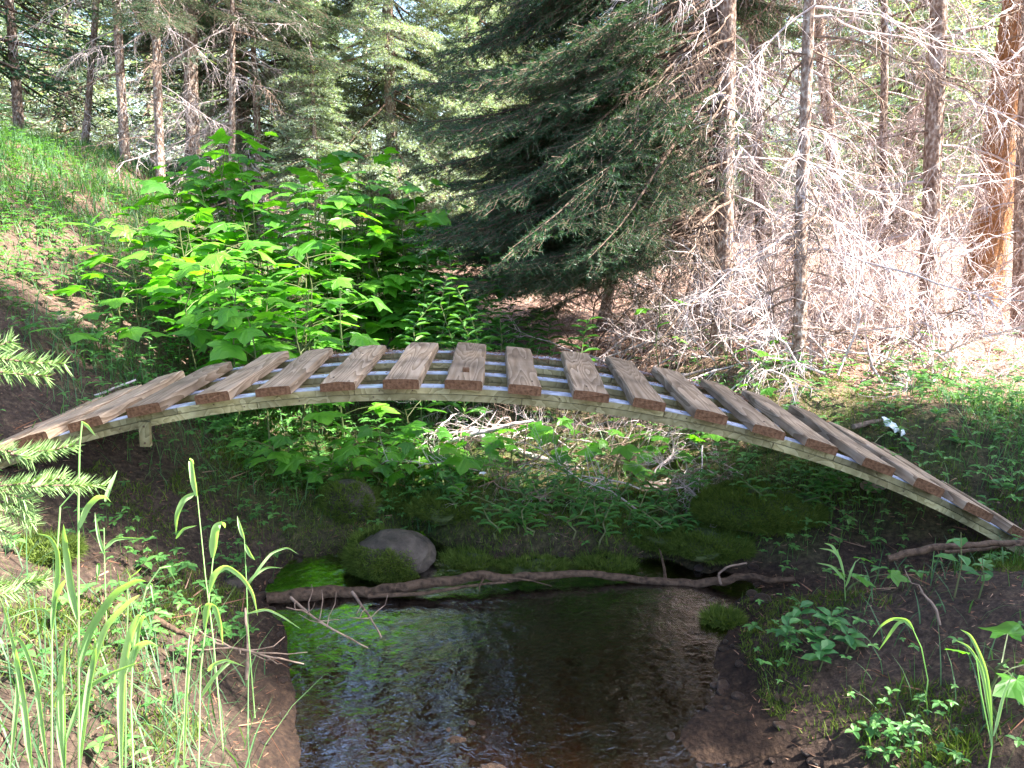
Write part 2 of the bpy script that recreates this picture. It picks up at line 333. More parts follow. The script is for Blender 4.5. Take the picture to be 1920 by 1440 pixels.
ca.data.foreach_set('color', np.stack([cm, cl, cw, np.ones_like(cm)], -1).astype(np.float32).ravel())
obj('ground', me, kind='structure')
# water sheet in the channel, with real ripples
wx = np.arange(-1.6, 1.7, .0125); wy = np.arange(.6, 3.95, .0125)
X, Y = np.meshgrid(wx, wy, indexing='ij')
r = np.hypot(X+.42, (Y-2.72)*1.0)
Z = (Y-3.0)*.07+.0008*np.sin(r*80+fbm(X*5, Y*5)*22)*np.exp(-r*2.2)+fbm(X*7+fbm(X*3, Y*3)*4, Y*12, 3)*.0055+fbm(X*30, Y*38, 2)*.0018
nx, ny = X.shape; Vw = np.stack([X, Y, Z], -1).reshape(-1, 3); hw = H(X, Y)
keep = (hw[:-1, :-1] < .03)
i, j = np.meshgrid(np.arange(nx-1), np.arange(ny-1), indexing='ij'); q = (i*ny+j)[keep]
mb = MB(); mb.add(Vw, np.stack([q, q+ny, q+ny+1, q+1], -1)); obj('creek_water', mb.mesh('creek_water', M['water'], True), kind='structure')

# ------------------------------------------------------------------ the arched footbridge
TOP = [(-160, 917), (-60, 878), (0, 853), (60, 832), (133, 808), (243, 780), (363, 756), (480, 740), (600, 730), (720, 727), (840, 728), (953, 733), (1075, 743), (1183, 756), (1290, 776),
       (1360, 793), (1467, 821), (1567, 852), (1658, 888), (1758, 930), (1842, 972), (1892, 1000), (1950, 1036)]
YN = 2.97
cp = np.array([tuple(P(x, y, YN)) for x, y in TOP])
xs, zs = cp[:, 0], cp[:, 2]
co = np.polyfit(xs, zs, 5)
def arch(x): return float(np.polyval(co, x))
def slope(x): return math.atan((arch(x+.01)-arch(x-.01))/.02)
X0, X1 = xs[0], xs[-1]
bridge = thing('footbridge', 'arched wooden footbridge with spaced brown planks across the creek', 'footbridge', (0, YN, 0))
def rail_piece(name, xa, xb, y0, y1, z0, z1, m, sag=0):
    mb = MB(); n = max(3, int((xb-xa)/.06)); t = np.linspace(xa, xb, n); V = []
    for x in t:
        a = slope(x); nx_, nz_ = -math.sin(a), math.cos(a); z = arch(x)
        for (yy, zz) in ((y0, z0), (y1, z0), (y1, z1), (y0, z1)):
            V.append((x+nx_*zz, yy-YN, z+nz_*zz))
    F = []
    for k in range(n-1):
        for q in range(4):
            a = k*4+q; b = k*4+(q+1) % 4; F.append([a, b, b+4, a+4])
    F += [[0, 1, 2, 3], [4*n-1, 4*n-2, 4*n-3, 4*n-4]]
    mb.add(V, F)
    return obj(name, mb.mesh(name, m), bridge)
def splits(pxs): return [X0]+[P(p, 760, YN).x for p in pxs]+[X1]
for s, yy in enumerate((YN, 3.22, 3.47, 3.72)):
    up = splits([[330, 665, 1247, 1575], [450, 900, 1400], [260, 760, 1180, 1500], [560, 1050, 1600]][s])
    lo = splits([[480, 980, 1460], [300, 820, 1250], [620, 1100, 1700], [400, 880, 1330]][s])
    for a, b in zip(up[:-1], up[1:]): rail_piece('upper_rail', a+.0016, b-.0016, yy, yy+.045, -.027, -.004, M['rail'])
    for a, b in zip(lo[:-1], lo[1:]): rail_piece('lower_rail', a+.0016, b-.0016, yy+.002, yy+.043, -.054, -.0295, M['rail'])
    rail_piece('sky_blue_strip', X0, X1, yy+.003, yy+.029, -.004, 0.0, M['strip'])  # glossy rail top, tinted with the blue of the sky
    rail_piece('sky_blue_strip', X0, X1, yy+.034, yy+.058, -.009, -.001, M['strip'])
# planks: near-end centre pixel, width px, slip (near end), skew deg, length
PL = [(-128, 0, 0, 0), (-30, .5, 0, 0), (66, 0, -.02, 0), (162, 0, 0, 1.5), (271, 0, 0, 0), (396, 0, .01, 0), (514, 0, 0, 1), (633, 0, 0, 0), (751, .3, 0, -.5), (869, 1.4, .01, 0), (983, -1, -.01, .8),
      (1107, .6, 0, -1), (1217, 0, .01, -.5), (1332, 0, 0, .5), (1439, 0, -.01, 0), (1541, 0, .01, 0), (1645, .3, 0, -.6), (1739, 0, 0, .6), (1828, 0, -.01, 0), (1915, 0, .01, .5), (1985, 0, 0, 0)]
def plank_mesh(w, l, t):
    mb = MB(); n = 9; prof = [(-w/2, 0), (w/2, 0), (w/2, t-.005), (w/2-.005, t), (0, t+.001), (-w/2+.005, t), (-w/2, t-.005)]
    k = len(prof); V = []
    warp = rng.normal(0, .003, 2); cup = rng.normal(0, .0022)
    w1 = rng.normal(0, .0022, n); w2 = rng.normal(0, .0022, n)
    for i in range(n):
        u = i/(n-1)
        for (px_, pz_) in prof:
            e = (w1[i] if px_ < 0 else w2[i]); V.append((px_+e, u*l+(rng.normal(0, .0015) if i in (0, n-1) else 0), pz_+warp[0]*math.sin(u*3.1)*.8+cup*(abs(px_)/w*2)**2*(pz_ > t/2)+warp[1]*u*px_/w))
    F = [[i*k+q, i*k+(q+1) % k, (i+1)*k+(q+1) % k, (i+1)*k+q] for i in range(n-1) for q in range(k)]
    mb.add(V, F, 0)
    V = np.array(V)
    mb.add(V[:k]+[0, -.0004, 0], [[0, q+1, q] for q in range(1, k-1)], 1); mb.add(V[-k:]+[0, .0004, 0], [[0, q, q+1] for q in range(1, k-1)], 1)
    return mb.mesh('plank', [M['plank'], M['plank_end']])
planks = []
for (px, wv, sl, sk) in PL:
    g = np.interp(px, [t[0] for t in TOP], [t[1] for t in TOP]); x = P(px, g-10, YN-.05).x
    a = slope(x); W = .130+.008*wv; L_ = .84+random.uniform(-.025, .02)
    o = obj('plank', plank_mesh(W, L_, .036+random.uniform(-.002, .003)), bridge, (x-math.sin(a)*.001, -.05+sl, arch(x)+math.cos(a)*.001), (0, -a+R(random.uniform(-.8, .8)), R(sk)))
    planks.append((x, a, W, L_, sl, o))
    if px in (271, 983, 1439, 633, 1107):
        mb = MB(); tube(mb, [(0, 0, .036), (0, 0, .0385)], [.0035, .0035], 7); n_ = mb.mesh('nail', M['nail'])
        for yy in (.08, .58): obj('nail', n_, o, (random.uniform(-.03, .03), yy, .0005))
mb = MB(); box(mb, -.013, .013, -.012, .012, 0, .014); obj('wood_chip', mb.mesh('wood_chip', M['plank_end']), planks[9][5], (.0, .16, .038), (0, 0, .1))
pb = P(269, 790, YN-.02); mb = MB(); box(mb, -.0195, .0195, -.022, -.001, -.085, .012); hb = obj('hanging_block', mb.mesh('hanging_block', M['rail']), bridge, (pb.x, 0, pb.z-.015), (0, R(2), 0))
mb = MB(); tube(mb, [(0, -.0235, 0), (0, -.0255, 0)], .004, 8)
bolt = mb.mesh('bolt', M['nail'])
for dz in (-.004, -.07): obj('bolt', bolt, hb, (.001, 0, dz))
mb = MB()
tube(mb, [(0, -.0015, 0), (0, .003, 0)], .0028, 6); screw = mb.mesh('screw', M['nail'])
for px in (140, 215, 400, 455, 520, 560, 700, 712, 774, 930, 1050, 1120, 1290, 1340, 1420, 1530, 1660, 1720):
    x = P(px, 760, YN).x; a = slope(x); dz = -.015-(.024 if random.random() < .35 else 0)
    obj('screw', screw, bridge, (x-math.sin(a)*dz, .002 if dz < -.03 else 0, arch(x)+math.cos(a)*dz))
mb = MB(); n = 9000; x = rng.uniform(X0, X1, n); y = rng.choice([3.05, 3.24, 3.49, 3.70, 3.12, 3.76], n, p=[.1, .1, .2, .3, .1, .2])+rng.normal(0, .03, n)
keep = np.zeros(n, bool); z = np.zeros(n)
for s in (YN, 3.22, 3.47, 3.72): keep |= (y > s+.004) & (y < s+.056)
for k in range(n): z[k] = arch(x[k])+.002
az = rng.uniform(0, 6.28, n); D = np.stack([np.cos(az), np.sin(az), rng.normal(0, .25, n)], -1)
P0 = np.stack([x, y-YN, z], -1)[keep]; needles(mb, P0, D[keep], rng.uniform(.012, .028, keep.sum()), .0022)
# small heaps caught between the last two rails
for (hx, hw) in ((.10, .16), (-.2, .05), (.42, .18), (.62, .12), (.85, .12), (-.6, .1), (-.85, .1), (1.1, .15)):
    n = 500; x = rng.normal(hx, hw/2, n); y = rng.uniform(3.62, 3.78, n)-YN; z = np.array([arch(v) for v in x])+rng.uniform(0, .012, n)
    az = rng.uniform(0, 6.28, n); needles(mb, np.stack([x, y, z], -1), np.stack([np.cos(az), np.sin(az), rng.normal(0, .3, n)], -1), rng.uniform(.012, .028, n), .0022)
obj('fallen_needles', mb.mesh('fallen_needles', M['litter']), bridge, kind='stuff', label='rusty brown spruce needles caught on the rails')

# ------------------------------------------------------------------ conifers: shared bough, dead-branch, trunk and crown meshes
def rot_about(v, ax, a): return Matrix.Rotation(a, 3, ax) @ v
def bough_mesh(seed, L=1.8, needle_l=.022, needle_w=.0028, nb=36, dens=270, mat_='needle', bare=.25, droop=.25):
    rs = np.random.default_rng(seed); mb = MB()
    t = np.linspace(0, 1, 12); main = np.stack([t*L, np.cumsum(rs.normal(0, .012, 12))*L, -droop*L*t**1.5+.10*L*t**4+np.cumsum(rs.normal(0, .006, 12))], -1)
    tube(mb, main, .013*(1-t*.85), 5, 0)
    P0, D = [], []
    def strip(a, b, k, sag=.0):
        ax = (b-a)/np.linalg.norm(b-a); u = rs.random(k)
        pts = a+(b-a)*u[:, None]+np.array([0, 0, -1])*(sag*u**2)[:, None]
        d = rs.normal(size=(k, 3)); d -= (d@ax)[:, None]*ax; d /= np.linalg.norm(d, axis=1)[:, None]; d[:, 2] += .25
        P0.append(pts); D.append(d+ax*.75)
    for b_ in range(nb):
        u = bare+(1-bare)*(b_+rs.random()*.7)/nb; p = np.array([np.interp(u, t, main[:, k]) for k in range(3)])
        side = 1 if b_ % 2 else -1; ln = L*(.34*(1-u)+.09)*rs.uniform(.7, 1.25)
        ang = side*rs.uniform(.65, 1.05); d = np.array([math.cos(ang), math.sin(ang), rs.uniform(-.45, -.05)]); d /= np.linalg.norm(d)
        e = p+d*ln; mid = p+d*ln*.5+[0, 0, -.02]
        tube(mb, [p, mid, e], [.003, .0022, .0012], 3, 0, False)
        strip(p, e, int(dens*ln), .05*ln)
        for s in range(int(3+ln*14)):
            v = rs.uniform(.15, .95); q = p+(e-p)*v; l2 = ln*(.5*(1-v)+.12)*rs.uniform(.7, 1.2)
            a2 = ang+rs.choice([-1, 1])*rs.uniform(.5, .95); d2 = np.array([math.cos(a2), math.sin(a2), rs.uniform(-.6, .0)]); d2 /= np.linalg.norm(d2)
            tube(mb, [q, q+d2*l2], [.002, .001], 3, 0, False)
            strip(q, q+d2*l2, int(dens*l2)+4, .03*l2)
    strip(main[-4], main[-1], int(dens*.4*L*.5))
    P0 = np.concatenate(P0); D = np.concatenate(D)
    needles(mb, P0, D, rs.uniform(.7, 1.15, len(P0))*needle_l, needle_w, 1)
    return mb.mesh('bough', [M['twig_brown'], M[mat_]])
def dead_mesh(seed, L=1.5, m='dead', droop=.35, fine=1.0):
    rs = np.random.default_rng(seed); mb = MB(); K = 10
    t = np.linspace(0, 1, K); main = np.stack([t*L, np.cumsum(rs.normal(0, .03, K))*L, -droop*L*t**1.6+.12*L*t**5+np.cumsum(rs.normal(0, .012, K))], -1)
    tube(mb, main, .011*(1-t*.8), 5, 0, False)
    for b_ in range(15):
        u = rs.uniform(.12, 1); p = np.array([np.interp(u, t, main[:, k]) for k in range(3)])
        ln = L*rs.uniform(.14, .34)*(1.15-.5*u); ang = rs.choice([-1, 1])*rs.uniform(.3, 1.1)
        d = np.array([math.cos(ang)*.8, math.sin(ang)*.8, rs.uniform(-.7, .2)])
        s = np.linspace(0, 1, 6)[:, None]; c = p+d*ln*s+np.array([0, 0, -1])*ln*rs.uniform(.1, .8)*s**2+np.cumsum(rs.normal(0, .012, (6, 3)), 0)*s
        tube(mb, c, .0045*(1-.7*s[:, 0]), 3, 0, False)
        for q in range(int(4*fine)):
            v = rs.integers(1, 6); l2 = ln*rs.uniform(.2, .5); d2 = d*.5+rs.normal(0, .6, 3)+[0, 0, -.5]; d2 /= np.linalg.norm(d2)
            s3 = np.linspace(0, 1, 4)[:, None]; tube(mb, c[v]+d2*l2*s3+np.array([0, 0, -1])*l2*.4*s3**2+rs.normal(0, .006, (4, 3))*s3, .0026*(1-.6*s3[:, 0]), 3, 0, False)
    return mb.mesh('dead_branch', M[m])
BOUGH = [bough_mesh(s) for s in range(5)]
BOUGH_S = [bough_mesh(20+s, 1.0, .02, .0024, 22, 230, bare=.15, droop=.15) for s in range(3)]
BOUGH_P = [bough_mesh(40+s, 1.5, .03, .006, 24, 120, 'needle_sunlit', .15, .3) for s in range(3)]
DEAD = [dead_mesh(s) for s in range(6)]
DEAD_D = [dead_mesh(30+s, 1.2, 'dead_dark') for s in range(3)]
def trunk_mesh(base_r, h, lean=(0, 0), m='bark', n=12, seed=0, flare=1.5, taper=.75):
    rs = np.random.default_rng(seed); K = 26; t = np.linspace(0, 1, K)
    wob = np.cumsum(rs.normal(0, .012, (K, 2)), 0)*h*.06
    pts = np.stack([lean[0]*t*h+wob[:, 0], lean[1]*t*h+wob[:, 1], t*h-.25], -1)
    r = base_r*(1-taper*t)*(1+(flare-1)*np.exp(-t*h/.22)); mb = MB(); tube(mb, pts, r, n, 0, True, .12)
    return mb.mesh('trunk', M[m], True), pts
def tree_near(name, label, px, py, Yd, rad, h, top=None, m='bark', dead=46, live=0, live_z=(2.5, 8), dead_z=(.3, 4), seed=0, group=None, az0=None, live_scale=1.0, dead_scale=1.0, spread=180, crown_from=4.0, boughs=None, droop=(0, .35)):
    """a spruce whose foot shows at photo pixel (px, py) at depth Yd; top = pixel its trunk passes at the photo's upper edge"""
    rs = random.Random(seed); b = P(px, py, Yd); b.z = Hf(b.x, b.y)
    lean = (0, 0)
    if top: q = P(top[0], top[1], Yd); lean = ((q.x-b.x)/(q.z-b.z), 0)
    T = thing(name, label, 'tree', b, 0, group); tm, pts = trunk_mesh(rad, h, lean, m, 12, seed); obj('trunk', tm, T)
    zz = pts[:, 2]
    def at(z): return (np.interp(z, zz, pts[:, 0]), np.interp(z, zz, pts[:, 1]), z)
    for k in range(dead):
        z = dead_z[0]+(dead_z[1]-dead_z[0])*(k+rs.random())/dead; s = dead_scale*rs.uniform(.45, 1.0)
        obj('dead_branch', (DEAD+DEAD_D)[rs.randrange(9)], T, at(z), (rs.uniform(-.4, .4), R(rs.uniform(-12, 25)), rs.uniform(0, 6.28)), s)
    for k in range(live):
        z = live_z[0]+(live_z[1]-live_z[0])*(k+rs.random())/live; s = live_scale*rs.uniform(.75, 1.1)*(1-.5*max(0, (z-3)/max(3, h-3)))
        a = R(az0+rs.uniform(-spread, spread)) if az0 is not None else rs.uniform(0, 6.28)
        obj('bough', rs.choice(boughs or BOUGH), T, at(z), (rs.uniform(-.25, .25), rs.uniform(*droop), a), s)
    return T, at

# far and off-frame spruces: one crown mesh of many sprays
def crown_mesh(seed, h=10, r=1.9, z0=1.0, mat_='needle', levels=30, per=9, elem=(.085, .02), k_el=34, sparse=.0):
    rs = np.random.default_rng(seed); mb = MB(); P0, D, Lg = [], [], []
    for lv in range(levels):
        z = z0+(h-z0)*(lv+rs.random()*.6)/levels; rr = r*(1-(z/h))**.8*rs.uniform(.8, 1.15)+.12
        for b_ in range(per):
            if rs.random() < sparse: continue
            a = rs.uniform(0, 6.28); ln = rr*rs.uniform(.65, 1.15); dr = rs.uniform(.15, .5)
            e = np.array([math.cos(a)*ln, math.sin(a)*ln, z-dr*ln]); p = np.array([0, 0, z])
            tube(mb, [p, p+(e-p)*.5+[0, 0, -.05], e], [.018, .012, .004], 3, 0, False)
            n = int(k_el*(.6+ln)); u = rs.random(n)**.7; sd = np.array([-math.sin(a), math.cos(a), 0])
            off = rs.normal(0, 1, n)*(.22*ln*(1.05-u)+.03)
            pts = p+(e-p)*u[:, None]+sd*off[:, None]+np.stack([np.zeros(n), np.zeros(n), -np.abs(off)*.35-rs.random(n)*.07], -1)
            d = np.stack([np.cos(a)*np.ones(n), np.sin(a)*np.ones(n), -.35*np.ones(n)], -1)*.8+sd*np.sign(off)[:, None]*.5+rs.normal(0, .5, (n, 3))
            P0.append(pts); D.append(d)
    P0 = np.concatenate(P0); D = np.concatenate(D); n = len(P0)
    needles(mb, P0, D, rs.uniform(.7, 1.6, n)*elem[0], elem[1], 1)
    needles(mb, P0+rs.normal(0, .03, (n, 3)), D+rs.normal(0, .6, (n, 3)), rs.uniform(.5, 1.2, n)*elem[0], elem[1], 1)
    return mb.mesh('crown', [M['twig_brown'], M[mat_]])
CROWN = [crown_mesh(50+s) for s in range(3)]
CROWN_P = [crown_mesh(60+s, mat_='needle_sunlit', elem=(.10, .022)) for s in range(3)]
TRUNK10 = [trunk_mesh(.13, 10, (0, 0), 'bark', 9, 70+s)[0] for s in range(2)]
def far_tree(x, y, h, label, group, pale=False, seed=0, wide=1.0):
    rs = random.Random(seed); s = h/10; T = thing('spruce_tree', label, 'tree', (x, y, Hf(x, y)-.05), rs.uniform(0, 6.28), group)
    obj('trunk', TRUNK10[seed % 2], T, scale=s)
    c = obj('crown', (CROWN_P if pale else CROWN)[seed % 3], T, scale=(s*wide, s*wide, s), kind='stuff')
    return T

# trees on the right, from the creek outwards
T1, at1 = tree_near('spruce_tree', 'tall shaded spruce whose long green boughs sweep down left over the creek', 1352, 660, 5.6, .07, 11, (1362, 180), dead=30, live=0, seed=1, dead_z=(.2, 3.2))
rs = random.Random(5)
for k in range(84):      # its long live boughs, hanging to the left
    z = 1.0+3.9*(k+rs.random())/84; a = math.pi+(rs.uniform(-.7, .8) if z < 2.2 else rs.uniform(-1.0, .3)); sc = rs.uniform(.85, 1.2)*(1.0 if z > 1.8 else .78)
    obj('bough', BOUGH[rs.randrange(5)], T1, at1(z), (rs.uniform(-.3, .3), rs.uniform(.15, .62) if z > 1.6 else rs.uniform(.0, .25), a), sc)
T2 = tree_near('spruce_tree', 'slim brown spruce trunk just left of the shaded spruce with the long boughs', 1312, 640, 6.3, .05, 9, (1308, 180), dead=40, live=34, live_z=(2.8, 8.6), seed=2, live_scale=.8, dead_z=(.2, 3.4))
for k in range(64):      # lowest boughs, hanging almost to the deck
    z = rs.uniform(.75, 2.3); a = math.pi+rs.uniform(-.85, .45); T_, at_ = (T1, at1) if k % 2 else T2
    obj('bough', BOUGH[rs.randrange(5)], T_, at_(z), (rs.uniform(-.3, .3), rs.uniform(-.05, .28)*min(1, z/1.5), a), rs.uniform(.8, 1.25))
for k in range(34):      # bare grey limbs among the lowest boughs
    z = rs.uniform(.5, 2.6); a = math.pi+rs.uniform(-.9, 1.1); T_, at_ = (T1, at1) if k % 2 else T2
    obj('dead_branch', DEAD_D[rs.randrange(3)], T_, at_(z), (rs.uniform(-.4, .4), rs.uniform(.1, .6)*min(1, z/1.5), a), rs.uniform(.6, .95))
for k in range(20):
    z = rs.uniform(5.2, 10.5); obj('bough', BOUGH[rs.randrange(5)], T1, at1(z), (0, rs.uniform(0, .35), rs.uniform(0, 6.28)), rs.uniform(.8, 1.1)*(1.15-z/14))
tree_near('spruce_tree', 'thin pale sunlit spruce trunk standing at the edge of the reddish needle floor', 1490, 722, 4.9, .042, 8, (1515, 180), dead=60, live=7, live_z=(4.4, 7.6), seed=3, live_scale=.65, dead_z=(.15, 3.4), dead_scale=.85)
tree_near('spruce_tree', 'forked spruce trunk with dark bark on one side and a white sunlit edge', 1738, 655, 6.0, .07, 10, (1765, 180), dead=64, live=14, live_z=(4.0, 9.5), seed=4, live_scale=.9, dead_z=(.2, 4.2))
tree_near('spruce_tree', 'thick orange brown trunk glowing in the sun, the broadest trunk of all', 1832, 612, 6.9, .155, 14, (1888, 180), m='bark_orange', dead=64, live=20, live_z=(4.6, 13), seed=5, live_scale=1.2, dead_z=(.3, 4.6), dead_scale=1.1)
tree_near('spruce_tree', 'dark leaning trunk seen in the gap between the thin pale and the forked trunks', 1590, 600, 8.6, .07, 10, (1560, 180), dead=54, live=16, live_z=(3.4, 9.5), seed=6, dead_z=(.3, 4))
tree_near('spruce_tree', 'white sunlit trunk rising behind the thick orange brown trunk', 1925, 600, 6.0, .07, 10, (1935, 180), dead=54, live=12, live_z=(4.2, 9.5), seed=7, dead_z=(.2, 4.5), dead_scale=.9)
tree_near('spruce_tree', 'slender twiggy spruce behind the thin pale trunk at the needle floor', 1440, 640, 7.4, .05, 9, (1430, 180), dead=60, live=30, live_z=(3.2, 8.5), seed=8, dead_z=(.2, 4), live_scale=.8)
tree_near('spruce_tree', 'small spruce with pale dead twigs left of the forked trunk', 1655, 640, 7.2, .04, 8, (1668, 180), dead=60, live=10, live_z=(3.6, 7.5), seed=9, dead_z=(.15, 4), live_scale=.7)
tree_near('spruce_tree', 'low twiggy spruce with dark boughs behind the sweeping green boughs', 1120, 600, 7.4, .05, 8.5, (1215, 180), dead=16, live=60, live_z=(.4, 7), seed=10, dead_z=(.1, 2), live_scale=.8)
# bright spruces in the middle
b = P(740, 560, 8.8)
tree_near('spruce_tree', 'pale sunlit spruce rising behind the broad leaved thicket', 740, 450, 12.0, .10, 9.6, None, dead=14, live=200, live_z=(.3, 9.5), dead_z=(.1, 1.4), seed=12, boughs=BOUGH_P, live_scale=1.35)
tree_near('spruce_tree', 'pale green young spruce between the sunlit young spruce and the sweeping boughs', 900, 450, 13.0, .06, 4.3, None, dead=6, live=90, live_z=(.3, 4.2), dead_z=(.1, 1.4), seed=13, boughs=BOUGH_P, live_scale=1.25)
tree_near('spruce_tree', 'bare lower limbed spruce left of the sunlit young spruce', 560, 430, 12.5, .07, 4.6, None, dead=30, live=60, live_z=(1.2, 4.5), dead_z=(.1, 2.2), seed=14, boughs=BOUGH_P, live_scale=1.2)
# trunks at the top of the left slope
for k, (px, Yd, rad, tp, lab, n_) in enumerate([
    (232, 10.5, .06, 225, 'leftmost bare trunk on the crest of the grassy slope', 18), (296, 10.0, .055, 292, 'pink sunlit trunk second on the crest of the grassy slope', 16), (352, 11, .10, 356, 'broad dark trunk on the crest behind the leafy thicket top', 22),
    (420, 10.5, .05, 432, 'thin trunk with grey drooping twigs right of the broad dark crest trunk', 34), (150, 12, .05, 158, 'slim dark trunk far behind the grass on the crest', 16), (480, 11.5, .06, 478, 'crooked twiggy trunk at the foot of the crest behind the thicket', 34), (40, 12, .07, 30, 'dim trunk at the outer end of the grassy crest', 12)]):
    hh = 5.5 if px > 400 else 9.5
    tree_near('spruce_tree', lab, px, 300, Yd, rad, hh, (tp, 180), dead=n_, live=22 if px > 400 else 34, live_z=(2.2, hh-.4), seed=30+k, dead_z=(.2, 3.6), live_scale=.95)
# off-frame trees on the sun's side that shade the creek and the bridge
for k, (x, y, h, w) in enumerate([(4.9, 2.15, 13, .62), (7.3, 1.95, 16, .6), (10.3, 1.6, 19, .6), (6.1, 2.7, 14, .42), (8.8, 2.45, 18, .45)]):
    far_tree(x, y, h, 'dense spruce standing beside the clearing on the sunny side of the creek', 'spruces shading the bridge', seed=k, wide=w)
# forest behind
pts = []
rs = random.Random(21)
def ok(x, y, d):
    return all((x-a)**2+(y-b)**2 > d*d for a, b in pts)
tries = 0
while len(pts) < 80 and tries < 6000:
    tries += 1
    y = rs.uniform(10.5, 44); x = rs.uniform(-.95*y-2, .95*y+4)
    if ok(x, y, 1.5+y*.04): pts.append((x, y))
for k, (x, y) in enumerate(pts):
    az = x/y; gap = -.27 < az < .05
    if x > 0 and y < 13.5: continue
    h = rs.uniform(9, 15)
    if gap: h = (.234*y+1.5)*rs.uniform(.8, 1.0)
    if az > .2 and y < 16 and rs.random() < .3: continue
    pale = rs.random() < (.9 if gap or az > .1 else .6)  # whitened needles imitate sunlight on the forest
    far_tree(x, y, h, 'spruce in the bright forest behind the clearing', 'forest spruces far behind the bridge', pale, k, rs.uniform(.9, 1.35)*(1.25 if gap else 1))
print('trees', len(bpy.data.objects))

# ------------------------------------------------------------------ broad-leaved thicket
def lobed_leaf(seed, spread=1.0):
    rs = np.random.default_rng(seed); mb = MB()
    lob = [(-2.35, .52), (-1.2, .8), (0, 1.0), (1.2, .8), (2.35, .52)]; pts = []
    for i, (a, r) in enumerate(lob):
        a += rs.normal(0, .06); r *= rs.uniform(.92, 1.08)
        if i: pa, pr = lob[i-1]; pts.append(((pa+a)/2, .52*(r+pr)/2+.06))
        for da, f in ((-.30, .72), (-.17, .82), (0, 1), (.17, .82), (.30, .72)): pts.append((a+da, r*f))
    out = np.array([(math.cos(a)*r+.12, math.sin(a)*r) for a, r in pts]); out = np.concatenate([out, [[-.02, .06]], [[-.02, -.06]]])[:]
    out = np.concatenate([[[-.02, -.06]], out[:-2], [[-.02, .06]]])
    k = len(out); ctr = np.array([.0, 0]); inn = ctr+(out-ctr)*.5
    def z(p):
        r = np.hypot(p[:, 0], p[:, 1]); a = np.arctan2(p[:, 1], p[:, 0]); return -.20*r**2*spread+.05*np.cos(a*5/1.2)*r+rs.normal(0, .012, len(p))
    V = np.concatenate([[[0, 0, 0]], np.column_stack([inn, z(inn)]), np.column_stack([out, z(out)])])*.5
    F = [[0, 1+q, 2+q] for q in range(k-1)]
    for q in range(k-1): F += [[1+q, 1+k+q, 2+k+q], [1+q, 2+k+q, 2+q]]
    mb.add(V, F); return mb.mesh('leaf', M['maple'])
LEAF = [lobed_leaf(s) for s in range(5)]
def stem_mesh(pts, r, m): mb = MB(); tube(mb, pts, r, 5, 0, False); return mb.mesh('stem', M[m])
def thimble_plant(base, h, label, group=None, n=12, size=.2, lean=(0, 0), seed=0, toward=None, name='thimbleberry_plant', zmin=.35):
    rs = random.Random(seed); T = thing(name, label, 'shrub', base, 0, group)
    K = 7; pts = [(lean[0]*(i/(K-1))**1.6+rs.gauss(0, .012), lean[1]*(i/(K-1))**1.6+rs.gauss(0, .012), h*i/(K-1)) for i in range(K)]
    mb = MB(); tube(mb, pts, np.linspace(.006, .003, K), 5, 0, False)
    A = np.array(pts); places = []
    for i in range(n):
        u = zmin+(1-zmin)*(i+rs.random()*.6)/n; p = np.array([np.interp(u*h, A[:, 2], A[:, k]) for k in range(3)])
        a = i*2.4+rs.uniform(-.5, .5); pl = size*rs.uniform(.35, .95); q = p+np.array([math.cos(a)*pl, math.sin(a)*pl, pl*rs.uniform(.1, .6)])
        tube(mb, [p, (p+q)/2+[0, 0, .01], q], [.0022, .0018, .0015], 3, 0, False); places.append((q, a))
    obj('stem', mb.mesh('stem', M['stalk']), T)
    for (q, a) in places:
        obj('leaf', LEAF[rs.randrange(5)], T, q, (rs.gauss(0, .22), rs.gauss(.12, .2), a), size*rs.uniform(.6, 1.25)*1.05)
    return T
rs = random.Random(77)
# thicket outline (px, top py) -> tops of the stems; depth 4.3-6
tops = [(410, 275), (340, 320), (430, 330), (520, 330), (600, 320), (655, 320), (300, 370), (380, 385), (470, 375), (560, 375), (640, 370), (705, 380), (260, 430), (330, 440), (420, 445), (500, 440), (580, 430), (660, 440), (735, 430),
        (250, 500), (360, 500), (450, 510), (540, 500), (625, 500), (700, 500), (765, 500), (320, 560), (420, 560), (520, 570), (600, 570), (680, 570), (750, 560), (820, 560), (560, 610), (650, 610), (470, 600), (730, 610), (800, 610)]
tops += [(400, 255), (470, 290), (560, 290), (625, 285), (350, 300), (690, 330), (730, 370), (745, 430), (770, 480), (790, 540), (775, 600), (700, 420), (660, 350)]
tops += [(px+rs.uniform(-45, 45), py+rs.uniform(15, 60)) for px, py in tops if py < 540]
for k, (px, py) in enumerate(tops):
    f = (py-270)/350; Yd = 6.1-1.9*f+rs.uniform(-.15, .15)
    if px > 605: Yd = max(Yd, 5.6+rs.uniform(0, .4))
    t = P(px*1.04+rs.uniform(-12, 12), py-34 if py > 330 else py-12, Yd); z0 = Hf(t.x, t.y); h = t.z-z0
    if h < .3: h = .3
    thimble_plant((t.x, t.y, z0-.02), h, 'leafy green stem of the dense maple leaved thicket behind the bridge', 'thimbleberry stems of the big thicket', n=17 if h > .8 else 10, size=.25, lean=(rs.uniform(-.12, .12), rs.uniform(-.15, .05)), seed=k, zmin=.3 if h > .9 else .45)
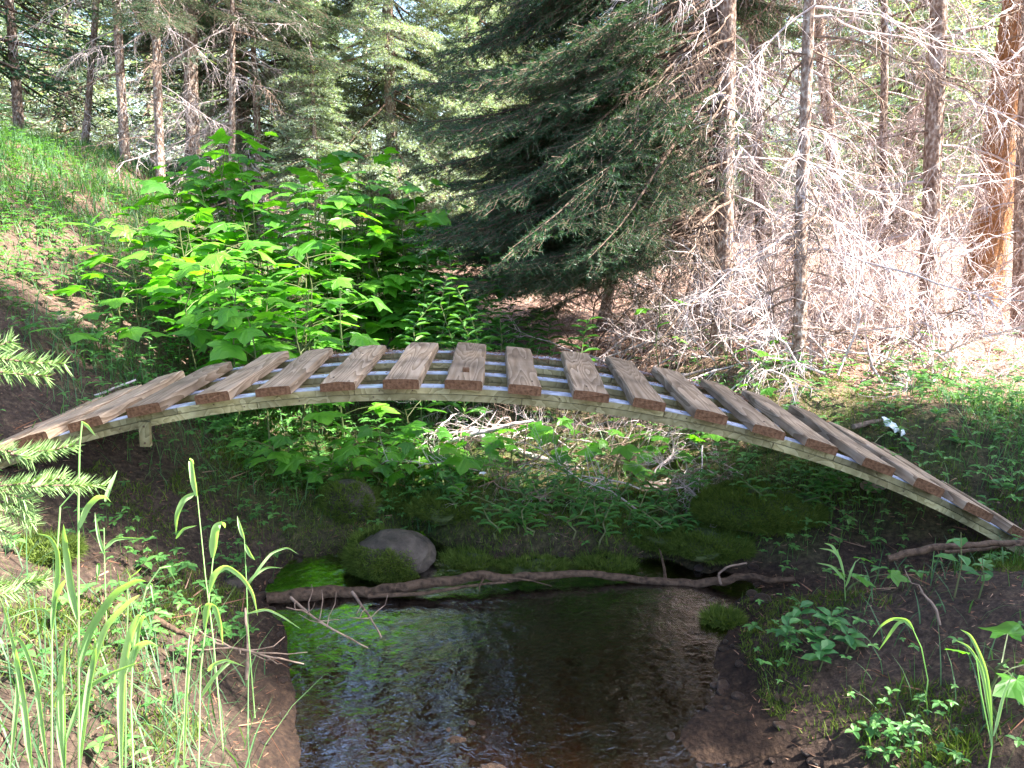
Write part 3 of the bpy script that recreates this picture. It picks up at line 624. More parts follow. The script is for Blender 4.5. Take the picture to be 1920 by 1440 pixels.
# shrubs standing apart, each findable
solo = [(1430, 640, 4.7, .2, .16, 'small bright green lobed shrub below the thin pale trunk'), (1240, 560, 5.2, .3, .16, 'sparse green shoot against the dark boughs right of the deck'),
        (880, 850, 3.95, .55, .21, 'large leaved plant holding blue green leaves under the middle of the bridge'), (850, 905, 3.85, .38, .21, 'low broad leaved plant beside the white flower under the bridge'),
        (660, 800, 4.2, .5, .18, 'broad leaved plant in the shade under the plank left of the middle'), (760, 760, 4.4, .6, .2, 'broad leaved plant close behind the rail left of the middle'),
        (1040, 780, 4.5, .5, .18, 'sunlit lobed leaf plant close behind the rail right of the middle'), (1180, 800, 4.7, .4, .16, 'bright lobed leaf plant beside the twig pile'),
        (600, 870, 4.0, .45, .15, 'single pale leaved plant over the shaded left bank'), (1270, 860, 4.3, .35, .15, 'little lobed plant under the right half of the bridge'),
        (100, 600, 3.9, .3, .2, 'flat leaved plant on the slope above the left bridge end'), (230, 605, 4.2, .3, .2, 'flat leaved plant on the slope between the stones and the thicket'),
        (1630, 870, 3.7, .2, .14, 'small lobed plant behind the lower right planks'), (1880, 1215, 1.9, .25, .16, 'broad leaved plant at the lower right corner of the bank'),
        (1600, 1060, 2.75, .18, .11, 'pale lobed leaf plant in front of the mossy right bank'), (1425, 705, 4.3, .5, .15, 'leafy shoot rising behind the planks on the right')]
for k, (px, py, Yd, hh, sz, lab) in enumerate(solo):
    t = P(px, py, Yd); z0 = Hf(t.x, t.y); h = max(.12, min(t.z-z0, 1.4))
    thimble_plant((t.x, t.y, z0-.02), h, lab, None, n=6 if h > .3 else 4, size=sz, lean=(0, 0), seed=200+k, zmin=.6)
under = [(560, 800), (610, 840), (650, 880), (700, 830), (720, 790), (770, 820), (790, 865), (830, 890), (880, 920), (820, 800), (500, 830), (580, 900), (900, 840), (960, 800), (1080, 800), (1150, 830), (1240, 840), (1320, 850), (680, 930), (760, 910)]
for k, (px, py) in enumerate(under):
    Yd = 3.9+.5*rs.random(); t = P(px, py, Yd); z0 = Hf(t.x, t.y); h = max(.22, min(t.z-z0, 1.0))
    thimble_plant((t.x, t.y, z0-.02), h, 'broad leaved plant standing in the hollow under the bridge', 'broad leaved plants under the bridge', n=8, size=.15+.05*rs.random(), lean=(rs.uniform(-.06, .06), -.05), seed=400+k, zmin=.45)
# willow-leaved stems in the middle (narrow leaflets along arching stems)
def fern_like(base, h, label, seed, group=None, sz=1.0):
    rs = random.Random(seed); T = thing('fireweed_plant', label, 'plant', base, 0, group)
    A = [(rs.gauss(0, .01)*i+.05*math.sin(seed)*(i/6)**2, rs.gauss(0, .01)*i, h*i/6) for i in range(7)]
    obj('stem', stem_mesh(A, np.linspace(.005, .002, 7), 'stalk'), T)
    A = np.array(A); mb = MB(); n = int(16+h*26); u = np.linspace(.25, 1, n); c = np.stack([np.interp(u*h, A[:, 2], A[:, k]) for k in range(3)], -1)
    a = np.arange(n)*2.4; d = np.stack([np.cos(a), np.sin(a), 0*a], -1); leaflets(mb, c, d, sz*.17*(1.15-.6*u), sz*.035*np.ones(n), .25+0*u)
    obj('leaves', mb.mesh('leaves', M['herb']), T, kind='stuff')
for k, (px, py, Yd) in enumerate([(790, 440, 5.4), (830, 470, 5.2), (870, 450, 5.6), (905, 480, 5.3), (845, 520, 5.0), (885, 540, 4.9), (800, 520, 5.1), (925, 560, 5.2), (780, 570, 4.8), (860, 590, 4.7), (1105, 600, 4.9), (820, 560, 6.3), (900, 540, 6.6), (960, 560, 6.4), (1000, 590, 6.2), (860, 560, 7.0), (940, 600, 5.8), (1030, 600, 6.6), (780, 500, 6.6), (990, 630, 5.4), (1050, 640, 5.2), (900, 620, 5.3)]):
    t = P(px, py, Yd); z0 = Hf(t.x, t.y); fern_like((t.x, t.y, z0), max(.4, t.z-z0), 'narrow leaved upright stem between the thicket and the dark boughs', k, 'willow leaved stems')

rs = random.Random(31)
for k in range(34):
    g = G(rs.uniform(830, 1560), rs.uniform(925, 1045))
    if g.y > 3.45: fern_like((g.x, g.y, g.z-.01), rs.uniform(.12, .3), 'small feathery green stem on the mossy bank behind the long branch', 60+k, 'feathery stems on the mossy bank', .55)
# ------------------------------------------------------------------ rocks, logs, sticks
def rock_mesh(seed, sx, sy, sz, m, sub=4, amp=.16):
    import bmesh
    bm = bmesh.new(); bmesh.ops.create_icosphere(bm, subdivisions=sub, radius=1)
    rs = np.random.default_rng(seed); o = rs.random(3)*50
    for v in bm.verts:
        c = v.co.copy(); n = float(fbm(c.x*1.1+o[0]+c.z*.7, c.y*1.1+o[1]-c.z*.8, 4))
        v.co = c*(1+amp*4*n); v.co.x *= sx; v.co.y *= sy; v.co.z *= sz
    me = bpy.data.meshes.new('stone'); bm.to_mesh(me); bm.free(); me.materials.append(M[m]); me.shade_smooth(); return me
def moss_on(parent, c, rx, ry, rz, n, lo=-.6, hi=.5, side=None):
    a = rng.uniform(0, 6.28, n); zc = lo+(hi-lo)*rng.random(n)**1.5; rr = np.sqrt(np.clip(1-zc**2, 0, 1))
    d = np.stack([np.cos(a)*rr, np.sin(a)*rr, zc], -1)
    if side is not None: d = d[(d@np.array(side)) > -.15+.9*fbm(d[:, 0]*4+7, d[:, 1]*4+d[:, 2]*5, 3)+rng.normal(0, .06, len(d))]
    mb = MB(); needles(mb, d*[rx, ry, rz]+c, d+rng.normal(0, .6, d.shape)+[0, 0, .5], rng.uniform(.012, .026, len(d))*(.6+1.6*sstep(-.1, .2, fbm(d[:, 0]*5+3, d[:, 1]*5, 3))), .0045)
    obj('moss', mb.mesh('moss', M['moss']), parent, kind='stuff')
b = P(735, 1075, 3.32)
rk = thing('boulder', 'large rounded brown boulder with mossy sides in the creek behind the long branch', 'boulder', (b.x, b.y+.03, .075))
obj('stone', rock_mesh(6, .19, .15, .12, 'rock', 5, .17), rk); moss_on(rk, np.zeros(3), .195, .155, .13, 22000, -.6, .62, (-.75, -.35, -.35))
b = P(655, 1010, 3.75)
rk = thing('boulder', 'small mossy brown boulder further back left of the large one', 'boulder', (b.x, b.y, Hf(b.x, b.y)+.03))
obj('stone', rock_mesh(9, .13, .11, .12, 'rock', 3, .15), rk); moss_on(rk, np.zeros(3), .132, .112, .122, 9000, -.5, .95)
M['moss_core'] = rock_mat('moss_cushion', (.015, .025, .006), (.04, .06, .012), (.08, .10, .02))
for px, py, Yd, sx, lab in [(885, 1040, 3.42, .13, 'round green moss mound just right of the large boulder'), (1000, 1062, 3.36, .13, 'low moss cushion on the bank behind the middle of the long branch'), (1135, 1060, 3.38, .12, 'fluffy moss cushion above the right half of the long branch'),
                            (840, 985, 3.7, .15, 'dark mossy hump behind the large boulder'), (1240, 1040, 3.5, .12, 'moss cushion where the dark slanting twig meets the bank'), (1420, 985, 3.55, .26, 'large mossy hummock of the right bank below the rail'), (1355, 1155, 2.9, .06, 'small round moss tuft in the wet mud at the right waterline'),
                            (1330, 1045, 3.4, .16, 'mossy hump at the right end of the long branch'), (690, 975, 3.85, .14, 'mossy hump left of the dark one behind the boulders'), (70, 1010, 2.5, .1, 'olive moss patch hump on the left bank behind the spruce twigs')]:
    b = P(px, py, Yd); z = Hf(b.x, b.y); mm = thing('moss_mound', lab, 'moss mound', (b.x, b.y, max(z, .0)))
    obj('core', rock_mesh(px, sx, sx*.75, sx*.3, 'moss_core', 3, .3), mm, rot=(0, 0, px)); moss_on(mm, np.zeros(3), sx*1.15, sx*.85, sx*.33, int(9000*(sx/.13)**1.5), -.3, .98)
for px, py, sx, m, lab in [(130, 605, .075, 'rock_tan', 'tan pinkish stone on the slope above the left bridge end'), (245, 622, .05, 'rock_tan', 'flat pale stone on the slope right of the tan pinkish one'), (437, 1095, .06, 'rock', 'grey stone on the shaded left bank near the tall grass'),
                           (1480, 1215, .03, 'rock', 'small pinkish stone in the moss of the right bank'), (1485, 1195, .03, 'rock', 'small blue grey stone just above the pinkish one'), 
                           (160, 822, .06, 'rock_tan', 'pale pink stone tucked under the left end of the rail'), (1640, 920, .06, 'rock_tan', 'reddish soil lump below the rail on the right bank'), (1310, 1155, .035, 'rock', 'wet dark stone at the right waterline')]:
    g = G(px, py); obj('stone', rock_mesh(int(px), sx, sx*.8, sx*.48, m, 3, .2), None, (g.x, g.y, g.z+sx*.02), (0, 0, px), label=lab, cat='stone')
def stick(name, label, cat, pts, r0, r1, m='log', n=11, side=0, group=None, wob=.14, kn=0, twigs=0):
    """pts: list of world points; smooth interpolated wooden limb"""
    A = np.array([tuple(p) for p in pts]); k = len(A); t = np.linspace(0, k-1, 8*k); S = np.stack([np.interp(t, range(k), A[:, c]) for c in range(3)], -1)
    for _ in range(5): S[1:-1] = (S[:-2]+S[1:-1]*2+S[2:])/4
    S[1:-1] += rng.normal(0, r0*.35, S[1:-1].shape)
    for _ in range(3): S[1:-1] = (S[:-2]+S[1:-1]*2+S[2:])/4
    c0 = S[0].copy(); mb = MB()
    rad = np.linspace(r0, r1, len(S))*(1+.45*(vnoise(t*.8, t*0+r0*900)-.5)+.12*(vnoise(t*4, t*0+r0*700)-.5)); tube(mb, S-c0, rad, n, 0, True, wob)
    T = thing(name, label, cat, c0, 0, group); obj('limb', mb.mesh('limb', M[m], n > 5), T)
    for q in range(twigs):
        i = rng.integers(2, len(S)-2); d = rng.normal(0, 1, 3); d[2] = abs(d[2])*.8; d /= np.linalg.norm(d); l = rng.uniform(.06, .22)
        mb = MB(); u = np.linspace(0, 1, 4)[:, None]; tube(mb, S[i]-c0+d*l*u+rng.normal(0, .01, (4, 3))*u, np.linspace(r1*.45+.002, .0012, 4), 4, 0, False); obj('twig', mb.mesh('twig', M[m]), T)
    return T
def pp(*a): return [P(x, y, d) for x, y, d in a]
stick('log', 'long crooked brown branch lying across the creek in front of the boulder', 'branch', pp((500, 1122, 3.05), (570, 1112, 3.07), (640, 1108, 3.1), (700, 1110, 3.1), (765, 1103, 3.1), (830, 1088, 3.13), (900, 1080, 3.15), (960, 1085, 3.16), (1030, 1080, 3.18), (1110, 1079, 3.2), (1200, 1087, 3.2), (1290, 1092, 3.18), (1345, 1090, 3.15), (1390, 1080, 3.13), (1440, 1088, 3.1), (1490, 1086, 3.08)), .025, .014, twigs=3)
stick('stick', 'thin curved side stick under the long crooked branch', 'stick', pp((690, 1118, 3.05), (800, 1112, 3.06), (880, 1098, 3.08), (950, 1092, 3.1)), .009, .005)
stick('stick', 'hooked grey twig rising from the long crooked branch on the right', 'stick', pp((1352, 1095, 3.1), (1346, 1075, 3.1), (1365, 1062, 3.1), (1400, 1056, 3.12)), .006, .004, 'dead_dark')
stick('log', 'reddish brown branch on the bank in front of the right bridge end', 'branch', pp((1665, 1047, 2.62), (1720, 1033, 2.62), (1780, 1024, 2.62), (1850, 1020, 2.62), (1930, 1018, 2.62), (2020, 1025, 2.62)), .013, .010, 'log', twigs=2)
stick('stick', 'second thinner branch tucked under the reddish one by the right bridge end', 'stick', pp((1770, 1035, 2.66), (1850, 1030, 2.66), (1930, 1008, 2.66)), .007, .006, 'log')
stick('log', 'dark sunlit edged fallen log sloping down left under the right half of the bridge', 'log', pp((1105, 963, 4.0), (1160, 945, 4.05), (1250, 905, 4.15), (1330, 885, 4.2)), .028, .035, 'bark', twigs=6)
stick('log', 'lichen spotted grey log leaning into the mossy right bank', 'log', pp((1350, 900, 3.9), (1420, 925, 3.8), (1480, 940, 3.7), (1530, 955, 3.6)), .026, .034, 'bark', twigs=4)
stick('log', 'horizontal fallen trunk crossing behind the blue green leaves', 'log', pp((700, 930, 4.35), (790, 937, 4.3), (880, 932, 4.3), (980, 922, 4.3), (1060, 915, 4.3), (1120, 908, 4.35)), .026, .022, 'bark', twigs=7)
stick('log', 'pale bleached branch pointing up right just below the rail', 'branch', pp((840, 828, 4.5), (900, 812, 4.45), (960, 795, 4.4), (1000, 788, 4.4)), .014, .009, 'dead', twigs=3)
stick('log', 'long brown branch slanting down right through the sunlit brush', 'branch', pp((880, 805, 4.7), (950, 838, 4.6), (1020, 862, 4.5), (1110, 885, 4.45)), .02, .014, 'dead', twigs=6)
stick('stick', 'bare upright dead twig in the middle of the sunlit brush', 'stick', pp((982, 880, 4.3), (984, 830, 4.3), (990, 790, 4.32)), .006, .003, 'dead_dark', twigs=6)
stick('log', 'long thin branch lying on the litter behind the right planks', 'branch', pp((1600, 800, 3.9), (1680, 785, 4.0), (1760, 782, 4.1), (1860, 765, 4.25), (1960, 752, 4.4)), .014, .009, 'dead_dark')
stick('log', 'short rotten log half sunk in the bright needle litter', 'log', pp((1520, 690, 5.3), (1600, 688, 5.3), (1690, 694, 5.3)), .04, .03, 'bark')
stick('stick', 'pale upright stick at the waterline of the left bank', 'stick', pp((462, 1275, 2.3), (465, 1200, 2.35), (460, 1140, 2.4)), .006, .004, 'dead_dark')
stick('stick', 'grey forked twig standing on the bare soil of the right bank', 'stick', pp((1762, 1172, 2.25), (1755, 1140, 2.27), (1738, 1120, 2.3), (1725, 1108, 2.32)), .005, .003, 'dead_dark', twigs=1)
stick('stick', 'wet black twig poking out of the creek near the sky reflection', 'stick', pp((660, 1110, 2.95), (690, 1150, 2.85), (715, 1195, 2.72)), .008, .003, 'dead_dark', twigs=4)
stick('stick', 'long bare twig reaching over the water from the left bank', 'stick', pp((545, 1120, 2.75), (590, 1160, 2.65), (640, 1190, 2.6), (690, 1215, 2.56)), .006, .002, 'dead_dark', twigs=9)
stick('stick', 'thin lichen covered twig lying along the left waterline', 'stick', pp((400, 1205, 2.35), (480, 1225, 2.3), (570, 1245, 2.3)), .005, .002, 'dead_dark', twigs=7)
stick('stick', 'dark thin branch slanting over the green right bank', 'stick', pp((1165, 1048, 3.6), (1220, 1020, 3.6), (1300, 990, 3.6), (1400, 972, 3.6)), .009, .005, 'dead_dark', twigs=2)
stick('stick', 'dark twig parallel and below the slanting one on the right bank', 'stick', pp((1205, 1055, 3.5), (1260, 1030, 3.5), (1340, 1000, 3.5)), .006, .004, 'dead_dark', twigs=2)
stick('stick', 'short rotten stick on the shaded soil of the left bank', 'stick', pp((290, 1160, 2.3), (330, 1180, 2.25), (370, 1205, 2.2)), .012, .007, 'log')
stick('log', 'grey weathered pole lying along the slope behind the first planks', 'branch', pp((-10, 810, 3.55), (70, 780, 3.7), (170, 745, 3.85), (255, 712, 3.95)), .007, .005, 'dead')
# pile of dead twiggy branches in the sunlit brush, and brush under the right trees
rs = random.Random(9)
for k in range(130):
    px, py, = rs.uniform(860, 1400), rs.uniform(770, 1000)
    g = G(px, py)
    if g.y < 3.75: continue
    obj('dead_branch', (DEAD+DEAD_D*4)[rs.randrange(18)], None, (g.x, g.y, g.z+rs.uniform(.03, .22)), (rs.uniform(0, 6), rs.uniform(-.3, .3), rs.uniform(0, 6.28)), rs.uniform(.2, .5), label='dead twiggy branch in the brush pile behind the bridge', cat='branch', group='dead branches of the brush pile')
for k in range(110):
    px, py, = rs.uniform(1130, 1930), rs.uniform(600, 735)
    g = G(px, py)
    if 4 < g.y < 9: obj('dead_branch', DEAD[rs.randrange(6)], None, (g.x, g.y, g.z+rs.uniform(.0, .1)), (rs.uniform(0, 6), rs.uniform(-1.1, .1), rs.uniform(0, 6.28)), rs.uniform(.3, .75), label='pale dead branch lying on the bright forest floor', cat='branch', group='dead branches on the forest floor')
for k in range(56):
    px, py = rs.uniform(1090, 1800), rs.uniform(585, 700); g = G(px, py)
    if 4.6 < g.y < 9: obj('dead_branch', (DEAD+DEAD_D)[rs.randrange(9)], None, (g.x, g.y, g.z), (rs.uniform(0, 6), rs.uniform(-1.3, -.5), rs.uniform(0, 6.28)), rs.uniform(.6, .95), label='dead branch sticking up out of the tangle between the right trunks', cat='branch', group='dead branches standing in the tangle')
# submerged and waterline pebbles
rs = random.Random(14); PB = [rock_mesh(100+s, 1, .8, .5, 'pebble', 2) for s in range(4)]
for k in range(420):
    x = rs.uniform(-1.1, 1.35); y = rs.uniform(1.9, 3.5); z = Hf(x, y)
    if -.06 < z < .05 or (z < 0 and k % 5 == 0): obj('pebble', PB[k % 4], None, (x, y, z+.004), (0, 0, k), rs.uniform(.008, .026)*(1.6 if k % 9 == 0 else 1), label='wet brown pebble in the creek or at its waterline', cat='pebble', group='pebbles of the creek')
# scrap, flower
g = G(1665, 822); mb = MB(); u = np.linspace(-1, 1, 7); XX, YY = np.meshgrid(u, u, indexing='ij'); ZZ = .5*np.abs(np.sin(XX*3.1+YY))+.25*rng.random(XX.shape)-XX*.5
V = np.stack([XX*.055, YY*.04, ZZ*.05+.03], -1).reshape(-1, 3); V2 = V-[0, 0, .002]; q = np.array([a*7+b for a in range(6) for b in range(6)])
mb.add(V, np.stack([q, q+7, q+8, q+1], -1)); mb.add(V2, np.stack([q, q+1, q+8, q+7], -1))
obj('paper_scrap', mb.mesh('paper_scrap', M['paper']), None, (g.x, g.y, g.z), (.5, 0, .4), 1.15, label='crumpled whitish scrap lying in the greenery behind the right planks', cat='scrap')
g = P(905, 888, 3.75); T = thing('white_flower', 'small white flower open beside the blue green leaves under the bridge', 'flower', (g.x, g.y, Hf(g.x, g.y)))
hh = g.z-Hf(g.x, g.y); obj('stem', stem_mesh([(0, 0, 0), (.01, 0, hh*.6), (0, 0, hh)], .002, 'stalk'), T)
mb = MB(); leaflets(mb, np.zeros((1, 3)), np.array([[1., 0, 0]]), np.array([.022]), np.array([.02]), np.array([.2])); pm = mb.mesh('petal', M['paper'])
for k in range(5): obj('petal', pm, T, (0, 0, hh), (R(70), 0, 0) if False else (0, 0, k*1.257))

# ------------------------------------------------------------------ foreground: spruce sapling twigs and tall grasses
def sprig(pts, nl=.021, nw=.002, dens=1900, seed=0):
    rs = np.random.default_rng(seed); A = np.array([tuple(p) for p in pts]); c0 = A[0].copy(); A = A-c0; mb = MB(); k = len(A); t = np.linspace(0, k-1, 6*k)
    S = np.stack([np.interp(t, range(k), A[:, c]) for c in range(3)], -1)
    for _ in range(4): S[1:-1] = (S[:-2]+S[1:-1]*2+S[2:])/4
    tube(mb, S, np.linspace(.0022, .0012, len(S)), 5, 0)
    seg = np.linalg.norm(np.diff(S, axis=0), axis=1).sum(); n = int(dens*seg); u = rs.random(n)*(len(S)-1)
    pos = np.stack([np.interp(u, range(len(S)), S[:, c]) for c in range(3)], -1); ii = np.clip(u.astype(int), 0, len(S)-2); ax = S[ii+1]-S[ii]; ax /= np.linalg.norm(ax, axis=1)[:, None]
    d = rs.normal(size=(n, 3)); d -= (d*ax).sum(1)[:, None]*ax; d /= np.linalg.norm(d, axis=1)[:, None]
    needles(mb, pos, d+ax*.7, rs.uniform(.75, 1.1, n)*nl, nw, 1); needles(mb, pos, d+ax*.7+.01, rs.uniform(.75, 1.1, n)*nl, nw, 1)
    return mb.mesh('twig', [M['twig_brown'], M['needle_fresh']]), c0
sx_, sy_ = P(-240, 900, 1.05).x, 1.12; gz = Hf(sx_, sy_)
sap = thing('spruce_sapling', 'young spruce at the left edge pushing bright green twigs into view', 'sapling', (sx_, sy_, gz))
tm, _ = trunk_mesh(.014, 1.6, (0, 0), 'bark', 8, 5); obj('trunk', tm, sap)
tw = [[(-240, 800), (-60, 835), (30, 848), (90, 845)], [(90, 845), (140, 835)], [(20, 850), (60, 862)], [(-240, 900), (-40, 915), (60, 905), (120, 895)], [(120, 909), (150, 909), (195, 912)], [(60, 912), (100, 910), (150, 910)],
      [(-60, 900), (0, 920), (60, 940)], [(-80, 940), (-20, 950), (30, 965), (65, 985)], [(-60, 960), (-10, 985), (20, 1000)], [(-90, 930), (-20, 935), (40, 950), (60, 965)], [(-240, 1080), (-40, 1100), (40, 1095), (85, 1087)], [(-100, 670), (0, 672), (60, 680), (120, 682)], [(-60, 690), (20, 700), (90, 705)], [(-80, 1005), (-20, 1000), (25, 1012)], [(-60, 1090), (0, 1115), (30, 1110)], [(-100, 640), (-20, 655), (20, 640)]]
for k, t in enumerate(tw):
    dd = [1.02+.05*math.sin(k*2.1)+.01*i for i in range(len(t))]; me, c0 = sprig([P(x, y, d) for (x, y), d in zip(t, dd)], seed=k); obj('twig', me, sap, Vector(c0)-Vector((sx_, sy_, gz)))

def ribbon(A, w, name='blade', m='grass_tall'):
    w *= 1.05
    """A: centreline world points relative; a folded blade with width w(t)"""
    A = np.array([tuple(p) for p in A]); k = len(A); t = np.linspace(0, k-1, 5*k); S = np.stack([np.interp(t, range(k), A[:, c]) for c in range(3)], -1)
    for _ in range(4): S[1:-1] = (S[:-2]+S[1:-1]*2+S[2:])/4
    T = np.gradient(S, axis=0); T /= np.linalg.norm(T, axis=1)[:, None]; side = np.cross(T, [0, 1, .25]); side /= np.linalg.norm(side, axis=1)[:, None]
    u = np.linspace(0, 1, len(S)); ww = w*np.clip(np.minimum(.35+u*4, 1)*(1-u**3.5), .02, 1)/2
    fold = np.array([0, 1, 0])*ww[:, None]*.9
    V = np.stack([S-side*ww[:, None]-fold, S, S+side*ww[:, None]-fold], 1).reshape(-1, 3); i = np.arange(len(S)-1)*3
    F = np.concatenate([np.stack([i, i+1, i+4, i+3], -1), np.stack([i+1, i+2, i+5, i+4], -1)])
    mb = MB(); mb.add(V, F); return mb.mesh(name, M[m], True)
def tall_grass(label, Yd, stem, bl, seed=0, group=None):
    """stem: pixel polyline from ground up; bl: list of (pixel polyline, width m)"""
    b = P(stem[0][0], stem[0][1], Yd); z0 = Hf(b.x, b.y); base = Vector((b.x, b.y, z0)); T = thing('tall_grass', label, 'grass plant', base)
    A = [Vector((0, 0, 0))]+[P(x, y, Yd)-base for x, y in stem if P(x, y, Yd).z > z0+.02]
    mb = MB(); tube(mb, A, np.linspace(.0021, .0012, len(A)), 5); obj('stem', mb.mesh('stem', M['grass_tall']), T)
    for line, w in bl:
        obj('blade', ribbon([P(x, y, Yd+.01*i*math.sin(seed+i))-base for i, (x, y) in enumerate(line)], w), T)
tall_grass('tallest sunlit grass stem at the left with a drooping tip above the rail', 1.25, [(148, 1440), (147, 1150), (147, 950), (149, 840), (154, 790)], [([(154, 790), (165, 797), (180, 818)], .006), ([(150, 990), (165, 950), (185, 930), (200, 930), (209, 942)], .009), ([(146, 1160), (135, 1090), (125, 1020), (119, 982)], .013), ([(150, 1250), (170, 1180), (215, 1110), (260, 1085), (275, 1090)], .012)], 1)
tall_grass('grass with a thin curved blade beside the spruce twigs', 1.35, [(97, 1440), (97, 1200), (103, 1090), (113, 950), (140, 920)], [([(98, 1140), (112, 1080), (110, 1030), (95, 1005), (68, 1000)], .009), ([(98, 1180), (105, 1120), (118, 1095), (125, 1085)], .009), ([(97, 1160), (85, 1140), (60, 1140), (0, 1165)], .007)], 2)
tall_grass('grass with a broad upright blade right of the left grass clump', 1.55, [(372, 1440), (376, 1258), (392, 1120), (400, 1040)], [([(399, 1045), (403, 1010), (407, 985), (420, 978), (422, 990)], .016), ([(393, 1110), (402, 1075), (425, 1058), (455, 1080), (475, 1110), (483, 1155)], .012), ([(384, 1180), (390, 1130), (405, 1135), (415, 1175), (418, 1210)], .013)], 3)
tall_grass('shaded slender grass stem with one long arching blade over the dark bank', 2.0, [(400, 1200), (385, 1080), (370, 930)], [([(369, 930), (362, 890), (358, 857), (364, 870)], .014), ([(368, 923), (345, 935), (332, 965), (330, 1000)], .014), ([(330, 1010), (345, 990), (370, 985)], .007)], 4)
tall_grass('shaded grass with crossing blades by the left waterline', 2.25, [(465, 1180), (462, 1090), (458, 1010)], [([(458, 1010), (450, 985), (445, 967)], .011), ([(460, 1020), (470, 1040), (478, 1050)], .012), ([(462, 1100), (475, 1080), (500, 1062), (530, 1065)], .009), ([(464, 1100), (490, 1060), (510, 1035), (540, 1025), (560, 1040)], .008), ([(464, 1150), (500, 1140), (530, 1155), (565, 1180)], .009)], 5)
tall_grass('dim grass leaning beside the tip of the spruce twig', 2.2, [(200, 1200), (196, 1060), (195, 990)], [([(198, 940), (208, 910), (220, 882)], .012), ([(196, 1030), (215, 1010), (240, 1008), (270, 1010)], .01), ([(197, 1040), (185, 1000), (178, 960)], .01), ([(185, 1080), (187, 1050), (180, 1100)], .01)], 6)
tall_grass('sunlit grass clump with wide white blades at the lower left', 1.3, [(120, 1440), (118, 1330), (116, 1240)], [([(122, 1440), (118, 1340), (118, 1270), (124, 1186)], .016), ([(60, 1440), (50, 1330), (35, 1240), (30, 1215)], .012), ([(150, 1420), (160, 1300), (180, 1230), (178, 1190)], .010), ([(150, 1440), (170, 1260), (200, 1170), (245, 1125), (262, 1115)], .011), ([(20, 1440), (40, 1260), (20, 1180), (2, 1120)], .008), ([(90, 1440), (70, 1270), (40, 1190), (0, 1200)], .009), ([(120, 1400), (160, 1290), (210, 1260), (280, 1235)], .008)], 7)
tall_grass('sunlit grass with folded bright blades and seed tips right of the white clump', 1.45, [(250, 1440), (245, 1320), (250, 1200), (275, 1100), (300, 1065), (320, 1062)], [([(228, 1440), (230, 1260), (245, 1190), (262, 1150), (268, 1160)], .015), ([(250, 1250), (262, 1170), (272, 1150), (285, 1185)], .008), ([(275, 1105), (285, 1090), (288, 1130)], .006), ([(240, 1260), (258, 1210), (280, 1200), (297, 1212)], .014), ([(300, 1065), (315, 1062), (330, 1090)], .004)], 8)
tall_grass('thin forked seed stem between the two sunlit clumps', 1.5, [(235, 1440), (236, 1250), (240, 1120), (238, 1100)], [([(238, 1120), (225, 1100), (219, 1065)], .003), ([(240, 1090), (245, 1082), (235, 1064)], .003), ([(240, 1085), (255, 1075), (266, 1064)], .003)], 9)
tall_grass('low curved grass at the lower edge right of the broad bladed one', 1.6, [(330, 1440), (350, 1320), (360, 1200), (372, 1140)], [([(345, 1440), (350, 1300), (356, 1200), (358, 1180)], .006), ([(390, 1258), (400, 1245), (425, 1235), (460, 1250)], .009), ([(375, 1310), (400, 1270), (430, 1240), (445, 1245)], .008)], 10)
tall_grass('lone arching grass with two drooping blades on the right bank', 2.05, [(1740, 1275), (1728, 1215), (1712, 1180)], [([(1712, 1180), (1697, 1160), (1670, 1158), (1650, 1172), (1636, 1195)], .012), ([(1700, 1162), (1682, 1165), (1665, 1190), (1647, 1220)], .012)], 11)
tall_grass('green grass tuft at the foot of the mossy right bank', 2.7, [(1585, 1130), (1583, 1080), (1570, 1030)], [([(1575, 1050), (1560, 1022), (1545, 1018)], .01), ([(1583, 1080), (1572, 1040), (1556, 1030), (1535, 1028)], .009), ([(1585, 1100), (1595, 1070), (1605, 1050)], .01), ([(1585, 1090), (1560, 1060), (1530, 1055)], .009)], 12)
tall_grass('grass with long narrow blades at the far lower right', 1.75, [(1860, 1400), (1840, 1300), (1830, 1230)], [([(1860, 1400), (1850, 1260), (1820, 1190), (1800, 1180)], .009), ([(1860, 1380), (1840, 1250), (1815, 1210), (1790, 1200)], .007), ([(1862, 1380), (1880, 1300), (1900, 1260)], .009)], 13)
# ovate-leaved plants
mb = MB(); leaflets(mb, np.zeros((1, 3)), np.array([[1., 0, 0]]), np.array([1.]), np.array([.62]), np.array([.1])); OV = mb.mesh('leaf', M['herbo'])
def ovate_plant(px, py, Yd, h, n, sz, label, seed):
    rs = random.Random(seed); t = P(px, py, Yd); z0 = Hf(t.x, t.y); h = max(.05, t.z-z0) if h is None else h; T = thing('leafy_plant', label, 'plant', (t.x, t.y, z0))
    mb = MB(); tube(mb, [(0, 0, 0), (.01, 0, h*.5), (0, .01, h)], [.003, .0025, .0015], 5); obj('stem', mb.mesh('stem', M['stalk']), T)
    for k in range(n):
        a = k*2.4+rs.uniform(-.3, .3); z = h*(.45+.55*k/n); obj('leaf', OV, T, (0, 0, z), (rs.uniform(-.25, .25), rs.uniform(-.35, .25), a), sz*rs.uniform(.7, 1.15))
ovate_plant(1805, 1000, 2.45, None, 5, .075, 'five leaved plant standing in front of the right bridge end', 1)
ovate_plant(1845, 1050, 2.4, None, 4, .06, 'roundish leaved plant beside the reddish branch', 2)
for k, (px, py, Yd, lab) in enumerate([(1500, 1135, 2.6, 'topmost'), (1480, 1165, 2.5, 'waterside'), (1530, 1180, 2.45, 'middle'), (1560, 1150, 2.5, 'tallest'), (1590, 1185, 2.4, 'soil side'), (1540, 1215, 2.35, 'lowest')]):
    ovate_plant(px, py, Yd, None, 9, .062, lab+' of the round leaved seedlings clustered on the right bank', 10+k)
